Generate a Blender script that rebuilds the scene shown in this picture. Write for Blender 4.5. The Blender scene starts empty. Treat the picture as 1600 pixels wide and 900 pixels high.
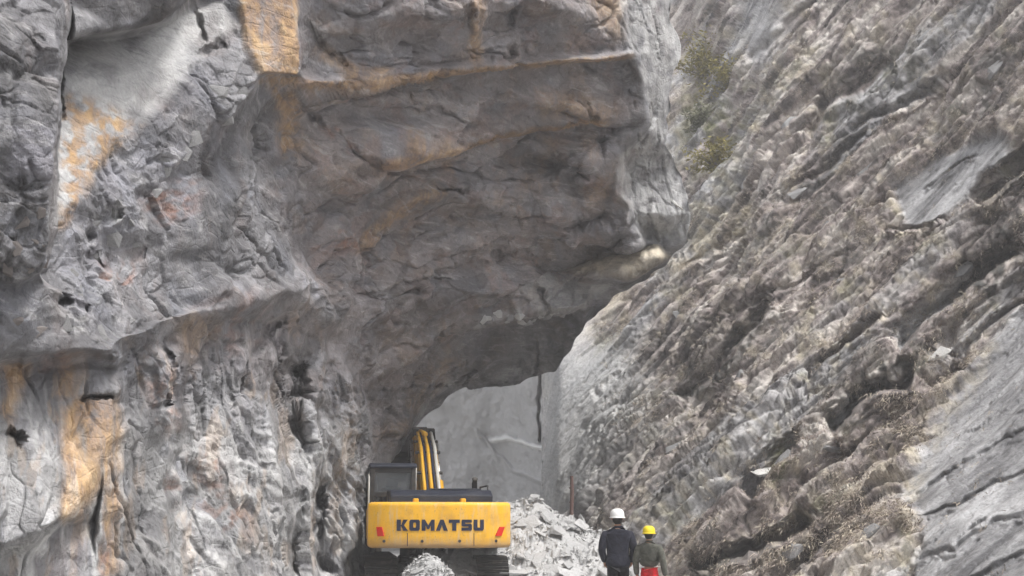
import bpy, bmesh, math, random
import numpy as np
from concurrent.futures import ThreadPoolExecutor
from mathutils import Vector, Matrix
from mathutils.geometry import delaunay_2d_cdt

SC = bpy.context.scene
COL = SC.collection
RAD = math.radians

# ------------------------------------------------------------------ camera
F = 1944.0                                   # focal length in photograph pixels
EYE = np.array([0.0, 0.0, 1.65])
PITCH = math.atan(358.0 / F)
cam = bpy.data.cameras.new('camera'); cam.sensor_width = 36.0; cam.lens = 36.0 * F / 1600.0
cam.clip_start = 0.1; cam.clip_end = 3000
co = bpy.data.objects.new('camera', cam); COL.objects.link(co)
co.location = EYE; co.rotation_euler = (math.pi / 2 + PITCH, 0, 0)
SC.camera = co

# ------------------------------------------------------------------ sky, sun, exposure
SUN_EL, SUN_AZ = RAD(62), RAD(118)           # azimuth clockwise from +Y: behind the camera, on the gorge side
w = bpy.data.worlds.new('World'); SC.world = w; w.use_nodes = True
nt = w.node_tree; bg = nt.nodes['Background']
sky = nt.nodes.new('ShaderNodeTexSky'); sky.sky_type = 'NISHITA'; sky.sun_disc = False
sky.sun_elevation = SUN_EL; sky.sun_rotation = SUN_AZ; sky.dust_density = 4.0; sky.air_density = 1.0; sky.ozone_density = 1.0
hs = nt.nodes.new('ShaderNodeHueSaturation'); hs.inputs['Saturation'].default_value = 0.22
nt.links.new(sky.outputs[0], hs.inputs['Color']); nt.links.new(hs.outputs[0], bg.inputs['Color'])
bg.inputs['Strength'].default_value = 0.15
sl = bpy.data.lights.new('sun', 'SUN'); sl.energy = 1.5; sl.angle = RAD(10); sl.color = (1.0, 0.97, 0.93)
so = bpy.data.objects.new('sun', sl); COL.objects.link(so)
sd = Vector((math.sin(SUN_AZ) * math.cos(SUN_EL), math.cos(SUN_AZ) * math.cos(SUN_EL), math.sin(SUN_EL)))
so.rotation_euler = sd.to_track_quat('Z', 'Y').to_euler(); so.location = (20, -20, 40)
vs = SC.view_settings; vs.view_transform = 'Standard'; vs.look = 'None'; vs.gamma = 1.0
vs.exposure = 1.1
SC.cycles.max_bounces = 4; SC.cycles.diffuse_bounces = 3; SC.cycles.use_adaptive_sampling = True; SC.cycles.adaptive_threshold = 0.03; SC.cycles.volume_bounces = 1
SC.cycles.use_denoising = True

# ------------------------------------------------------------------ numeric helpers
rng = np.random.default_rng(7)
PERM = rng.permutation(256).astype(np.int32)
GR = rng.normal(size=(256, 3)); GR /= np.linalg.norm(GR, axis=1)[:, None]; GR = GR.astype(np.float32)
RND = rng.random((256, 4)).astype(np.float32)

def hsh(x, y, z): return PERM[(PERM[(PERM[x & 255] + y) & 255] + z) & 255]

GX, GY, GZ = [np.ascontiguousarray(GR[:, k]) for k in range(3)]
EX = ThreadPoolExecutor(4); BL = 32768

def _perlin(p, s, off):
    q = (p * s + off).astype(np.float32); fl = np.floor(q); i = fl.astype(np.int32) & 255; f = q - fl
    x, y, z = [np.ascontiguousarray(f[:, k]) for k in range(3)]; u, v, w_ = [t * t * t * (t * (t * 6 - 15) + 10) for t in (x, y, z)]
    r = []
    for dx in (0, 1):
        a = PERM[(i[:, 0] + dx) & 255]
        for dy in (0, 1):
            b = PERM[(a + i[:, 1] + dy) & 255]
            for dz in (0, 1):
                k = PERM[(b + i[:, 2] + dz) & 255]; r.append(GX[k] * (x - dx) + GY[k] * (y - dy) + GZ[k] * (z - dz))
    l = lambda a, b, t: a + (b - a) * t
    return 1.6 * l(l(l(r[0], r[1], w_), l(r[2], r[3], w_), v), l(l(r[4], r[5], w_), l(r[6], r[7], w_), v), u)

def perlin(p, s=1.0, off=0.0):
    out = np.empty(len(p), np.float32)
    def f(i): out[i:i + BL] = _perlin(p[i:i + BL], s, off)
    list(EX.map(f, range(0, len(p), BL))); return out

def fbm(p, s, oct=4, gain=0.5, off=0.0):
    r = 0; a = 1.0
    for o in range(oct): r = r + a * perlin(p, s, off + 17.3 * o); s *= 2.03; a *= gain
    return r

def ridged(p, s, oct=4, gain=0.5, off=0.0):
    r = 0; a = 1.0
    for o in range(oct): r = r + a * (1 - 2 * np.abs(perlin(p, s, off + 11.7 * o))); s *= 2.1; a *= gain
    return r

def cells(p, s, tilt=1.0, off=0.0):
    r = list(EX.map(lambda i: _cells(p[i:i + BL], s, tilt, off), range(0, len(p), BL)))
    return [np.concatenate([q[k] for q in r]) for k in range(3)]

def _cells(p, s, tilt=1.0, off=0.0):
    """fractured rock: every cell is a small tilted plane; returns height, edge distance, random id"""
    q = (p * s + off).astype(np.float32); i = np.floor(q).astype(np.int32)
    n = len(q); b1 = np.full(n, 9e9, np.float32); b2 = b1.copy(); h = np.zeros(n, np.float32); cid = np.zeros(n, np.float32)
    for dx in (-1, 0, 1):
        for dy in (-1, 0, 1):
            for dz in (-1, 0, 1):
                c = i + np.array([dx, dy, dz], np.int32)
                k = hsh(c[:, 0], c[:, 1], c[:, 2]); v = q - (c + RND[k, :3])
                d = (v * v).sum(1); m = d < b1
                b2 = np.where(m, b1, np.minimum(b2, d))
                hv = (v * GR[(k * 7 + 3) & 255]).sum(1) * tilt + (RND[k, 3] - 0.5)
                h = np.where(m, hv, h); cid = np.where(m, RND[k, 3], cid); b1 = np.where(m, d, b1)
    return h, np.sqrt(b2) - np.sqrt(b1), cid

ROT = np.linalg.qr(np.random.default_rng(3).normal(size=(3, 3)))[0]

def facets(p, s, off=0.0):
    """continuous faceted relief: random heights on a tetrahedral lattice, joined by planes with crisp creases"""
    out = np.empty(len(p), np.float32); V1 = RND[:, 3]
    def f(i0):
        q = ((p[i0:i0 + BL] * s) @ ROT + off).astype(np.float32); fl = np.floor(q); i = fl.astype(np.int32); fr = q - fl
        o = np.argsort(-fr, axis=1); a = np.take_along_axis(fr, o, 1); r_ = np.arange(len(q)); val = V1[hsh(i[:, 0], i[:, 1], i[:, 2])] * (1 - a[:, 0]); c = i.copy()
        for k in range(3):
            c[r_, o[:, k]] += 1; nxt = a[:, k + 1] if k < 2 else 0.0
            val = val + V1[hsh(c[:, 0], c[:, 1], c[:, 2])] * (a[:, k] - nxt)
        out[i0:i0 + BL] = val - 0.5
    list(EX.map(f, range(0, len(p), BL))); return out

def ray(px, py):
    a = np.asarray(px, float) - 800; b = 450 - np.asarray(py, float); c, s = math.cos(PITCH), math.sin(PITCH)
    return np.stack([a, F * c - b * s, F * s + b * c], -1)

def P(px, py, Y):
    """world point at distance Y along the road that a photograph pixel sees"""
    r = ray(px, py); return EYE + r * (np.asarray(Y, float) / r[..., 1])[..., None]

def V(px, py, Y): return Vector(P(px, py, Y))

def smooth(a, b, x):
    t = np.clip((x - a) / (b - a), 0, 1); return t * t * (3 - 2 * t)

def seg_dist(x, y, pl):
    best = np.full(x.shape, 1e9); side = np.zeros(x.shape); par = np.zeros(x.shape); L = 0.0
    for (ax, ay), (bx, by) in zip(pl[:-1], pl[1:]):
        dx, dy = bx - ax, by - ay; l = math.hypot(dx, dy)
        t = np.clip(((x - ax) * dx + (y - ay) * dy) / (l * l), 0, 1)
        d = np.hypot(x - ax - t * dx, y - ay - t * dy); m = d < best
        side = np.where(m, ((x - ax) * dy - (y - ay) * dx) / l, side); par = np.where(m, L + t * l, par)
        best = np.where(m, d, best); L += l
    return best, side, par / L

def poly_in(x, y, pl):
    ins = np.zeros(x.shape, bool)
    for (ax, ay), (bx, by) in zip(pl, pl[1:] + pl[:1]):
        if ay == by: continue
        ins ^= ((ay > y) != (by > y)) & (x < (bx - ax) * (y - ay) / (by - ay) + ax)
    return ins

def region(x, y, pl, soft=12.0):
    d, _, _ = seg_dist(x, y, pl + pl[:1]); s = np.where(poly_in(x, y, pl), d, -d)
    return smooth(-soft, soft, s)

def stroke(x, y, pl, width, soft=0.6):
    d, _, t = seg_dist(x, y, pl)
    return (1 - smooth(width * (1 - soft), width, d)) * smooth(0, 0.06, t + 0.03) * smooth(0, 0.06, 1.03 - t)

class Depth:
    """triangulated control points with creases along the chains"""
    def __init__(self, chains, loose):
        pts, val, ed = [], [], []
        for ch in chains:
            for k, (x, y, d) in enumerate(ch):
                pts.append(Vector((x, y))); val.append(d)
                if k: ed.append((len(pts) - 2, len(pts) - 1))
        for x, y, d in loose: pts.append(Vector((x, y))); val.append(d)
        v, e, f, ov, oe, of = delaunay_2d_cdt(pts, ed, [], 0, 0.01)
        self.v = np.array([tuple(q) for q in v]); self.f = f
        self.d = np.array([np.mean([val[j] for j in o]) if o else np.nan for o in ov])
        for k in np.where(np.isnan(self.d))[0]:
            nb = [j for t in f if k in t for j in t if not np.isnan(self.d[j])]; self.d[k] = np.mean(self.d[nb])
    def __call__(self, x, y):
        out = np.full(x.shape, np.nan)
        for t in self.f:
            a, b, c = self.v[t[0]], self.v[t[1]], self.v[t[2]]
            det = (b[0] - a[0]) * (c[1] - a[1]) - (c[0] - a[0]) * (b[1] - a[1])
            if abs(det) < 1e-9: continue
            lo = np.minimum(np.minimum(a, b), c); hi = np.maximum(np.maximum(a, b), c)
            m = np.where((x >= lo[0]) & (x <= hi[0]) & (y >= lo[1]) & (y <= hi[1]))[0]
            xx, yy = x[m] - a[0], y[m] - a[1]
            u = (xx * (c[1] - a[1]) - (c[0] - a[0]) * yy) / det; v = ((b[0] - a[0]) * yy - xx * (b[1] - a[1])) / det
            k = (u >= -1e-6) & (v >= -1e-6) & (u + v <= 1 + 1e-6)
            out[m[k]] = self.d[t[0]] * (1 - u[k] - v[k]) + self.d[t[1]] * u[k] + self.d[t[2]] * v[k]
        bad = np.isnan(out)
        if bad.any():
            for j in np.where(bad)[0]: out[j] = self.d[np.argmin((self.v[:, 0] - x[j]) ** 2 + (self.v[:, 1] - y[j]) ** 2)]
        return out

def blur(a, n, it=1):
    for _ in range(it):
        for ax in (0, 1):
            b = np.concatenate([np.repeat(a.take([0], ax), n, ax), a, np.repeat(a.take([-1], ax), n, ax)], ax)
            c = np.cumsum(b, ax); z = np.zeros_like(c.take([0], ax)); c = np.concatenate([z, c], ax)
            L = a.shape[ax]; a = (c.take(range(2 * n + 1, 2 * n + 1 + L), ax) - c.take(range(0, L), ax)) / (2 * n + 1)
    return a

def grid_normals(g):
    du = np.gradient(g, axis=1); dv = np.gradient(g, axis=0); n = np.cross(dv, du)
    n /= np.linalg.norm(n, axis=2)[..., None] + 1e-12
    return n

def relax(Wp, X, Y, shape, it=3, lo=0.10, hi=0.34):
    """calm the steep faces, where a fine grid would comb into stripes"""
    vd = ray(X, Y); vd /= np.linalg.norm(vd, axis=1)[:, None]; g = Wp.reshape(shape + (3,))
    for k in range(it):
        f = np.abs((grid_normals(g).reshape(-1, 3) * vd).sum(1)).reshape(shape); w_ = blur(1 - smooth(lo, hi, f), 2, 1)[..., None]
        g = g * (1 - w_) + w_ * np.stack([blur(g[..., i], 3, 1) for i in range(3)], -1)
    return g.reshape(-1, 3)

def grid_object(name, g, material, attrs=None, flip=False):
    R, C, _ = g.shape; me = bpy.data.meshes.new(name); n = R * C; nf = (R - 1) * (C - 1)
    me.vertices.add(n); me.vertices.foreach_set('co', g.reshape(-1).astype(np.float32))
    a = (np.arange(R - 1)[:, None] * C + np.arange(C - 1)[None, :]).reshape(-1)
    q = np.stack([a, a + C, a + C + 1, a + 1] if not flip else [a, a + 1, a + C + 1, a + C], 1)
    me.loops.add(nf * 4); me.loops.foreach_set('vertex_index', q.reshape(-1).astype(np.int32))
    me.polygons.add(nf); me.polygons.foreach_set('loop_start', np.arange(0, nf * 4, 4, dtype=np.int32))
    me.update(calc_edges=True)
    me.polygons.foreach_set('use_smooth', np.ones(nf, bool))
    for k, v in (attrs or {}).items():
        at = me.attributes.new(k, 'FLOAT', 'POINT'); at.data.foreach_set('value', v.reshape(-1).astype(np.float32))
    me.materials.append(material)
    o = bpy.data.objects.new(name, me); COL.objects.link(o); return o

def tag(o, label, cat=None, group=None, kind=None):
    o['label'] = label
    if cat: o['category'] = cat
    if group: o['group'] = group
    if kind: o['kind'] = kind
    return o

def empty(name, loc, rz=0.0):
    o = bpy.data.objects.new(name, None); COL.objects.link(o); o.location = loc; o.rotation_euler = (0, 0, rz)
    o.empty_display_size = 0.3; return o

# ------------------------------------------------------------------ material helpers
class Mat:
    def __init__(self, name):
        self.m = bpy.data.materials.new(name); self.m.use_nodes = True; self.t = self.m.node_tree
        self.b = self.t.nodes['Principled BSDF']; self.b.inputs['Roughness'].default_value = 0.85
        self.b.inputs['Specular IOR Level'].default_value = 0.25
        self.co = self.t.nodes.new('ShaderNodeTexCoord').outputs['Object']
    def n(self, t, **kw):
        nd = self.t.nodes.new(t)
        for k, v in kw.items(): setattr(nd, k, v)
        return nd
    def link(self, a, b): self.t.links.new(a, b)
    def noise(self, scale, detail=6, rough=0.6, dist=0.0, vec=None):
        nd = self.n('ShaderNodeTexNoise'); nd.inputs['Scale'].default_value = scale; nd.inputs['Detail'].default_value = detail
        nd.inputs['Roughness'].default_value = rough; nd.inputs['Distortion'].default_value = dist
        self.link(vec or self.co, nd.inputs['Vector']); return nd.outputs['Fac']
    def scaled(self, sx, sy, sz, rot=(0, 0, 0)):
        nd = self.n('ShaderNodeMapping'); nd.inputs['Scale'].default_value = (sx, sy, sz); nd.inputs['Rotation'].default_value = rot
        self.link(self.co, nd.inputs['Vector']); return nd.outputs[0]
    def ramp(self, fac, stops):
        nd = self.n('ShaderNodeValToRGB'); e = nd.color_ramp.elements
        while len(e) < len(stops): e.new(0.5)
        for el, (p, c) in zip(e, stops): el.position = p; el.color = tuple(c) + (1,) if len(c) == 3 else c
        self.link(fac, nd.inputs[0]); return nd.outputs[0]
    def grey(self, fac, a, b, lo=0.0, hi=1.0):
        nd = self.n('ShaderNodeMapRange'); nd.clamp = True
        for k, v in zip(('From Min', 'From Max', 'To Min', 'To Max'), (a, b, lo, hi)): nd.inputs[k].default_value = v
        self.link(fac, nd.inputs['Value']); return nd.outputs[0]
    def attr(self, name): nd = self.n('ShaderNodeAttribute'); nd.attribute_name = name; return nd.outputs['Fac']
    def math(self, op, a, b):
        nd = self.n('ShaderNodeMath', operation=op)
        for k, v in enumerate((a, b)):
            if isinstance(v, (int, float)): nd.inputs[k].default_value = v
            else: self.link(v, nd.inputs[k])
        return nd.outputs[0]
    def mix(self, fac, a, b, mode='MIX'):
        nd = self.n('ShaderNodeMix', data_type='RGBA', blend_type=mode)
        for s, v in ((nd.inputs[0], fac), (nd.inputs[6], a), (nd.inputs[7], b)):
            if isinstance(v, (int, float)): s.default_value = v
            elif isinstance(v, tuple): s.default_value = v + (1,) if len(v) == 3 else v
            else: self.link(v, s)
        return nd.outputs[2]
    def bump(self, h, strength=0.5, dist=0.05):
        nd = self.n('ShaderNodeBump'); nd.inputs['Strength'].default_value = strength; nd.inputs['Distance'].default_value = dist
        self.link(h, nd.inputs['Height']); self.link(nd.outputs[0], self.b.inputs['Normal'])
    def colour(self, c):
        if isinstance(c, tuple): self.b.inputs['Base Color'].default_value = c + (1,)
        else: self.link(c, self.b.inputs['Base Color'])
    def rough(self, v): self.b.inputs['Roughness'].default_value = v; return self

def wear(name, col, rough=0.5, dirt=(0.25, 0.21, 0.17), amount=0.6, scale=3.0, metal=0.0, fine=0.15):
    m = Mat(name); n1 = m.noise(scale, 7, 0.65); n2 = m.noise(scale * 9, 4, 0.6)
    c = m.mix(m.grey(n2, 0.35, 0.7, 0, fine), col, tuple(x * 0.6 for x in col))
    c = m.mix(m.grey(n1, 0.5, 0.72, 0, amount), c, dirt); m.colour(c); m.b.inputs['Metallic'].default_value = metal
    m.link(m.grey(n1, 0.4, 0.7, rough, min(1, rough + 0.3)), m.b.inputs['Roughness'])
    m.bump(n2, 0.12, 0.01); return m.m

# rock of the overhang: grey foliated rock with mineral stains, painted shade and haze, masks come with the mesh
def rock_material(name, light=1.0):
    m = Mat(name); n1 = m.noise(0.55, 5, 0.62, 0.6); n2 = m.noise(3.2, 6, 0.68, 0.4); n3 = m.noise(16, 3, 0.7)
    st = m.noise(1.0, 5, 0.7, 1.2, m.scaled(1.3, 1.0, 5.5, (0.25, 0.3, 0)))
    sv = m.noise(1.0, 5, 0.68, 0.9, m.scaled(4.2, 2.6, 0.8, (0.1, 0.12, 0)))
    svn = sv
    mx = m.n('ShaderNodeMix', data_type='FLOAT'); m.link(m.attr('upright'), mx.inputs[0]); m.link(st, mx.inputs[2]); m.link(sv, mx.inputs[3]); st = mx.outputs[0]
    nh = m.noise(0.8, 5, 0.6, 0.8)
    L = lambda *c: tuple(min(0.8, x * light) for x in c)
    c = m.ramp(n1, [(0.3, L(0.08, 0.079, 0.086)), (0.5, L(0.165, 0.163, 0.172)), (0.68, L(0.30, 0.298, 0.31))])
    c = m.mix(m.grey(nh, 0.54, 0.68, 0, 0.5), c, m.mix(n2, (0.13, 0.105, 0.10), (0.30, 0.255, 0.24)))
    c = m.mix(m.grey(nh, 0.34, 0.48, 0.7, 0), c, m.mix(n2, (0.12, 0.124, 0.145), (0.33, 0.338, 0.375)))
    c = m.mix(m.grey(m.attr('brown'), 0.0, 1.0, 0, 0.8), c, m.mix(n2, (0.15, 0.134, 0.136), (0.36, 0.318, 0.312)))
    c = m.mix(m.grey(m.attr('violet'), 0, 1, 0, 0.7), c, m.mix(n2, (0.19, 0.185, 0.215), (0.36, 0.355, 0.39)))
    c = m.mix(m.grey(m.attr('pale'), 0, 1, 0, 0.85), c, m.mix(n2, (0.36, 0.36, 0.36), (0.66, 0.655, 0.645)))
    c = m.mix(m.grey(m.attr('cream'), 0, 1, 0, 0.85), c, m.mix(n2, (0.42, 0.36, 0.27), (0.68, 0.61, 0.48)))
    oc = m.math('MULTIPLY', m.attr('ochre'), m.grey(m.math('ADD', m.math('MULTIPLY', n2, 0.6), m.math('MULTIPLY', svn, 0.9)), 0.48, 0.88, 0.06, 0.9))
    c = m.mix(oc, c, m.ramp(m.math('ADD', m.math('MULTIPLY', n2, 0.6), m.math('MULTIPLY', svn, 0.4)), [(0.34, (0.26, 0.125, 0.045)), (0.45, (0.41, 0.22, 0.075)), (0.56, (0.50, 0.31, 0.135)), (0.68, (0.60, 0.46, 0.30))]))
    ru = m.math('MULTIPLY', m.attr('rust'), m.grey(n2, 0.3, 0.6, 0.4, 1.0))
    c = m.mix(ru, c, m.mix(n3, (0.17, 0.07, 0.04), (0.36, 0.17, 0.10)))
    dk = m.math('MULTIPLY', m.attr('dark_shade'), m.grey(n2, 0.3, 0.55, 0.5, 1.0))
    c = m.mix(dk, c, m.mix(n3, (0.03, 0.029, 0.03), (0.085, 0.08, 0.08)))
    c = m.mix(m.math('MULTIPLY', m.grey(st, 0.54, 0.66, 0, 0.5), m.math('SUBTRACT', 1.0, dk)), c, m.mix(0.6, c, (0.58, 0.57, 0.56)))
    c = m.mix(m.grey(st, 0.32, 0.46, 0.55, 0.0), c, m.mix(0.7, c, (0.06, 0.057, 0.06)))
    c = m.mix(m.grey(n3, 0.35, 0.65, 0.22, 0.0), c, (0.07, 0.066, 0.066))
    hv = m.n('ShaderNodeHueSaturation'); m.link(m.grey(m.attr('tone'), 0.15, 0.85, 0.68, 1.32), hv.inputs['Value']); m.link(c, hv.inputs['Color']); c = hv.outputs[0]
    m.colour(c)
    vo = m.n('ShaderNodeTexVoronoi', feature='DISTANCE_TO_EDGE'); vo.inputs['Scale'].default_value = 2.6
    m.link(m.mix(0.12, m.scaled(1, 1, 1.6), m.n('ShaderNodeTexNoise').outputs['Color']), vo.inputs['Vector'])
    h = m.math('ADD', m.math('MULTIPLY', n3, 0.5), m.math('ADD', n2, m.math('MULTIPLY', m.grey(vo.outputs[0], 0, 0.05), 0.12)))
    m.bump(h, 0.6, 0.12); return m.m

ROCK = rock_material('overhang_rock')

# ================================================================== the overhang (left cliff and its ceiling)
chains = [
 # pillar at the far left and the gap beside it
 [(-20, -260, 9.2), (0, 0, 9.3), (6, 200, 9.2), (4, 330, 9.3), (0, 430, 9.6)],
 [(74, -260, 9.9), (80, 0, 9.8), (76, 110, 9.7), (78, 220, 9.6), (74, 300, 9.5), (70, 425, 9.9)],
 [(90, -260, 11.0), (92, 0, 11.4), (88, 110, 12.1), (88, 220, 11.8), (84, 345, 11.2), (80, 440, 10.9)],
 # dark block above the pale facet
 [(95, -60, 10.9), (190, -60, 11.6), (290, -60, 12.6)],
 [(100, 40, 11.3), (180, 40, 12.0), (240, 20, 12.8), (330, -30, 14.0)],
 [(104, 62, 13.0), (185, 60, 13.9), (262, 40, 14.8), (345, -8, 15.6)],
 # lower right edge of the pale facet, then the rough broken band
 [(84, 352, 11.2), (130, 292, 11.9), (200, 215, 13.0), (250, 160, 13.8), (318, 92, 14.8), (360, 40, 15.5)],
 [(150, 470, 11.8), (170, 380, 12.4), (215, 315, 13.0), (262, 270, 13.9), (320, 210, 14.7), (372, 165, 15.3), (412, 128, 15.7)],
 [(245, 460, 13.4), (270, 400, 14.1), (300, 330, 15.1), (335, 262, 16.3), (372, 205, 17.3), (425, 150, 18.2)],
 # ochre column
 [(345, -120, 15.4), (352, 0, 15.4), (385, 70, 15.5), (412, 118, 15.6)],
 [(445, -120, 16.0), (452, 0, 16.1), (468, 60, 16.2), (472, 122, 16.4)],
 [(470, -120, 17.0), (474, 0, 17.7), (486, 60, 18.2), (492, 116, 18.7)],
 # long ledge across the ceiling: lip, then step back above and below
 [(416, 126, 16.3), (480, 124, 18.2), (560, 124, 19.6), (640, 112, 20.8), (720, 104, 22.0), (850, 98, 24.2), (985, 84, 26.4)],
 [(418, 139, 16.5), (480, 137, 18.4), (560, 136, 19.8), (640, 124, 21.0), (720, 115, 22.2), (850, 106, 24.4), (985, 91, 26.6)],
 [(424, 147, 18.1), (490, 144, 19.8), (570, 142, 21.0), (650, 130, 22.2), (730, 121, 23.4), (850, 112, 25.4), (975, 97, 27.3)],
 [(500, 114, 19.0), (560, 114, 20.1), (640, 102, 21.3), (730, 94, 22.4), (850, 88, 24.6), (970, 76, 26.6)],
 # second ledge
 [(575, 240, 22.0), (640, 222, 23.3), (740, 206, 24.8), (850, 190, 26.4), (945, 176, 27.6)],
 [(585, 250, 22.3), (650, 232, 23.6), (745, 216, 25.1), (850, 200, 26.7), (950, 185, 27.9)],
 [(590, 258, 23.5), (655, 240, 24.8), (750, 224, 26.2), (855, 208, 27.6), (955, 193, 28.5)],
 # bulge over the lower wall: lip and the step back beneath it
 [(-260, 575, 7.6), (-60, 562, 9.6), (0, 552, 10.1), (80, 546, 10.8), (170, 550, 11.7), (245, 520, 13.0), (345, 484, 15.6), (430, 462, 18.3), (500, 440, 20.5)],
 [(-260, 592, 8.4), (-60, 580, 10.5), (0, 570, 11.1), (80, 566, 11.9), (178, 568, 12.9), (252, 538, 14.1), (352, 500, 16.6), (435, 476, 19.1), (510, 452, 21.2)],
 [(-260, 440, 7.7), (0, 440, 9.9), (80, 446, 10.6), (150, 474, 11.7)],
 # outer corner of the overhang on the gorge side
 [(950, -200, 25.6), (962, 0, 26.2), (990, 80, 26.7), (1006, 135, 27.3), (1012, 190, 28.0), (968, 238, 28.2), (956, 300, 28.6), (990, 345, 29.0), (1004, 376, 29.4)],
 [(1052, -200, 28.8), (1050, 0, 28.9), (1056, 90, 29.0), (1058, 180, 29.5), (1064, 260, 30.0), (1078, 335, 30.2), (1072, 375, 30.4)],
 # lip of the far end
 [(1030, 384, 30.9), (930, 402, 31.5), (868, 430, 31.7)],
 [(1032, 402, 29.7), (985, 426, 30.0), (930, 430, 30.5), (880, 436, 31.3)],
 [(975, 440, 31.6), (930, 444, 31.7), (885, 444, 31.9), (840, 440, 31.2)],
 [(1040, 402, 31.0), (970, 452, 32.0), (935, 488, 32.6), (905, 528, 33.6), (880, 556, 34.6), (866, 580, 35.5)],
 [(735, 498, 30.5), (800, 491, 30.5), (880, 484, 30.9), (918, 474, 31.2)],
 [(735, 516, 32.4), (800, 510, 33.2), (880, 502, 33.4)],
 [(820, 594, 36.0), (760, 602, 36.2), (715, 614, 36.0), (680, 642, 35.2), (655, 670, 34.0), (630, 702, 32.5), (610, 742, 31.0), (600, 800, 30.0), (596, 900, 29.5), (590, 1250, 29.5)],
 # lower wall: folds
 [(-260, 1250, 7.7), (-260, 760, 7.9), (-260, 600, 8.4)],
 [(0, 1250, 10.6), (0, 850, 10.6), (10, 700, 11.0), (0, 600, 11.2)],
 [(0, 862, 11.1), (60, 846, 11.6), (110, 815, 12.2), (150, 800, 12.9)],
 [(0, 838, 10.4), (60, 826, 10.9), (104, 800, 11.6), (150, 780, 12.6)],
 [(150, 1250, 12.4), (148, 880, 12.6), (160, 700, 12.4), (178, 600, 12.8)],
 [(200, 1250, 13.6), (196, 860, 13.6), (196, 700, 13.5), (200, 600, 13.8)],
 [(262, 1250, 14.3), (262, 850, 14.5), (250, 760, 15.0), (264, 640, 14.6), (262, 560, 14.5)],
 [(300, 1250, 15.0), (300, 880, 15.6), (284, 780, 16.2), (282, 690, 16.0), (290, 590, 15.8)],
 [(380, 1250, 16.4), (380, 880, 17.0), (330, 760, 16.6), (310, 660, 16.4), (320, 560, 16.6)],
 [(440, 1250, 19.2), (442, 880, 19.3), (430, 780, 18.9), (420, 700, 18.8), (395, 600, 18.4)],
 [(452, 1250, 21.4), (456, 880, 21.2), (462, 780, 21.0), (450, 700, 21.2), (452, 600, 21.6), (470, 520, 22.0)],
 [(486, 1250, 21.4), (486, 880, 21.6), (476, 760, 21.4), (490, 680, 21.8), (480, 610, 22.0), (500, 540, 22.8)],
 [(500, 1250, 24.2), (504, 880, 23.8), (500, 780, 23.6), (520, 680, 23.6), (540, 600, 24.6)],
 [(540, 1250, 24.0), (540, 880, 24.2), (552, 780, 25.0), (560, 690, 26.0), (600, 600, 28.4)],
]
loose = [(-260, -260, 7.8), (-260, 200, 7.5), (1200, -260, 30), (1200, 400, 31), (1100, 600, 34), (700, 1250, 30),
 (130, 480, 11.4), (190, 440, 12.3), (230, 300, 13.2), (40, 500, 10.2), (120, 130, 12.3), (230, 110, 13.7), (150, 220, 12.2),
 (600, -200, 17.4), (600, 0, 19.3), (730, -200, 19.4), (728, 0, 21.0), (738, 60, 21.7), (752, 60, 22.3), (760, 0, 21.7), (870, 0, 23.3), (900, -200, 21.8),
 (430, 230, 19.0), (480, 200, 20.6), (540, 180, 21.4), (420, 300, 18.9), (480, 290, 21.4), (400, 370, 18.3), (360, 430, 17.2), (470, 370, 20.8),
 (640, 180, 23.2), (760, 160, 24.8), (870, 150, 26.3),
 (560, 300, 23.6), (650, 300, 25.4), (750, 300, 27.0), (860, 270, 28.2), (940, 300, 29.2),
 (540, 380, 23.6), (640, 380, 26.2), (720, 380, 27.9), (800, 380, 29.0), (900, 370, 29.6),
 (560, 470, 24.8), (640, 460, 27.2), (720, 450, 29.2), (800, 440, 30.3), (860, 460, 31.4),
 (600, 540, 27.0), (680, 560, 31.2), (740, 560, 34.0), (820, 550, 34.8), (640, 640, 31.6), (600, 680, 28.8), (580, 760, 27.4)]
DC = Depth(chains, loose)

RB = np.array([(1050, -160), (1052, 0), (1064, 70), (1048, 130), (1036, 185), (1050, 225), (1066, 275), (1080, 335), (1068, 380), (1036, 404), (970, 454), (935, 490), (905, 530), (880, 557),
               (866, 580), (820, 593), (760, 601), (715, 613), (680, 641), (655, 669), (630, 701), (611, 741), (601, 800), (597, 900), (592, 1150)], float)
def resample(pl, n):
    s = np.r_[0, np.cumsum(np.hypot(*np.diff(pl, axis=0).T))]; t = np.linspace(0, s[-1], n)
    return np.stack([np.interp(t, s, pl[:, k]) for k in (0, 1)], 1)

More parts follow.
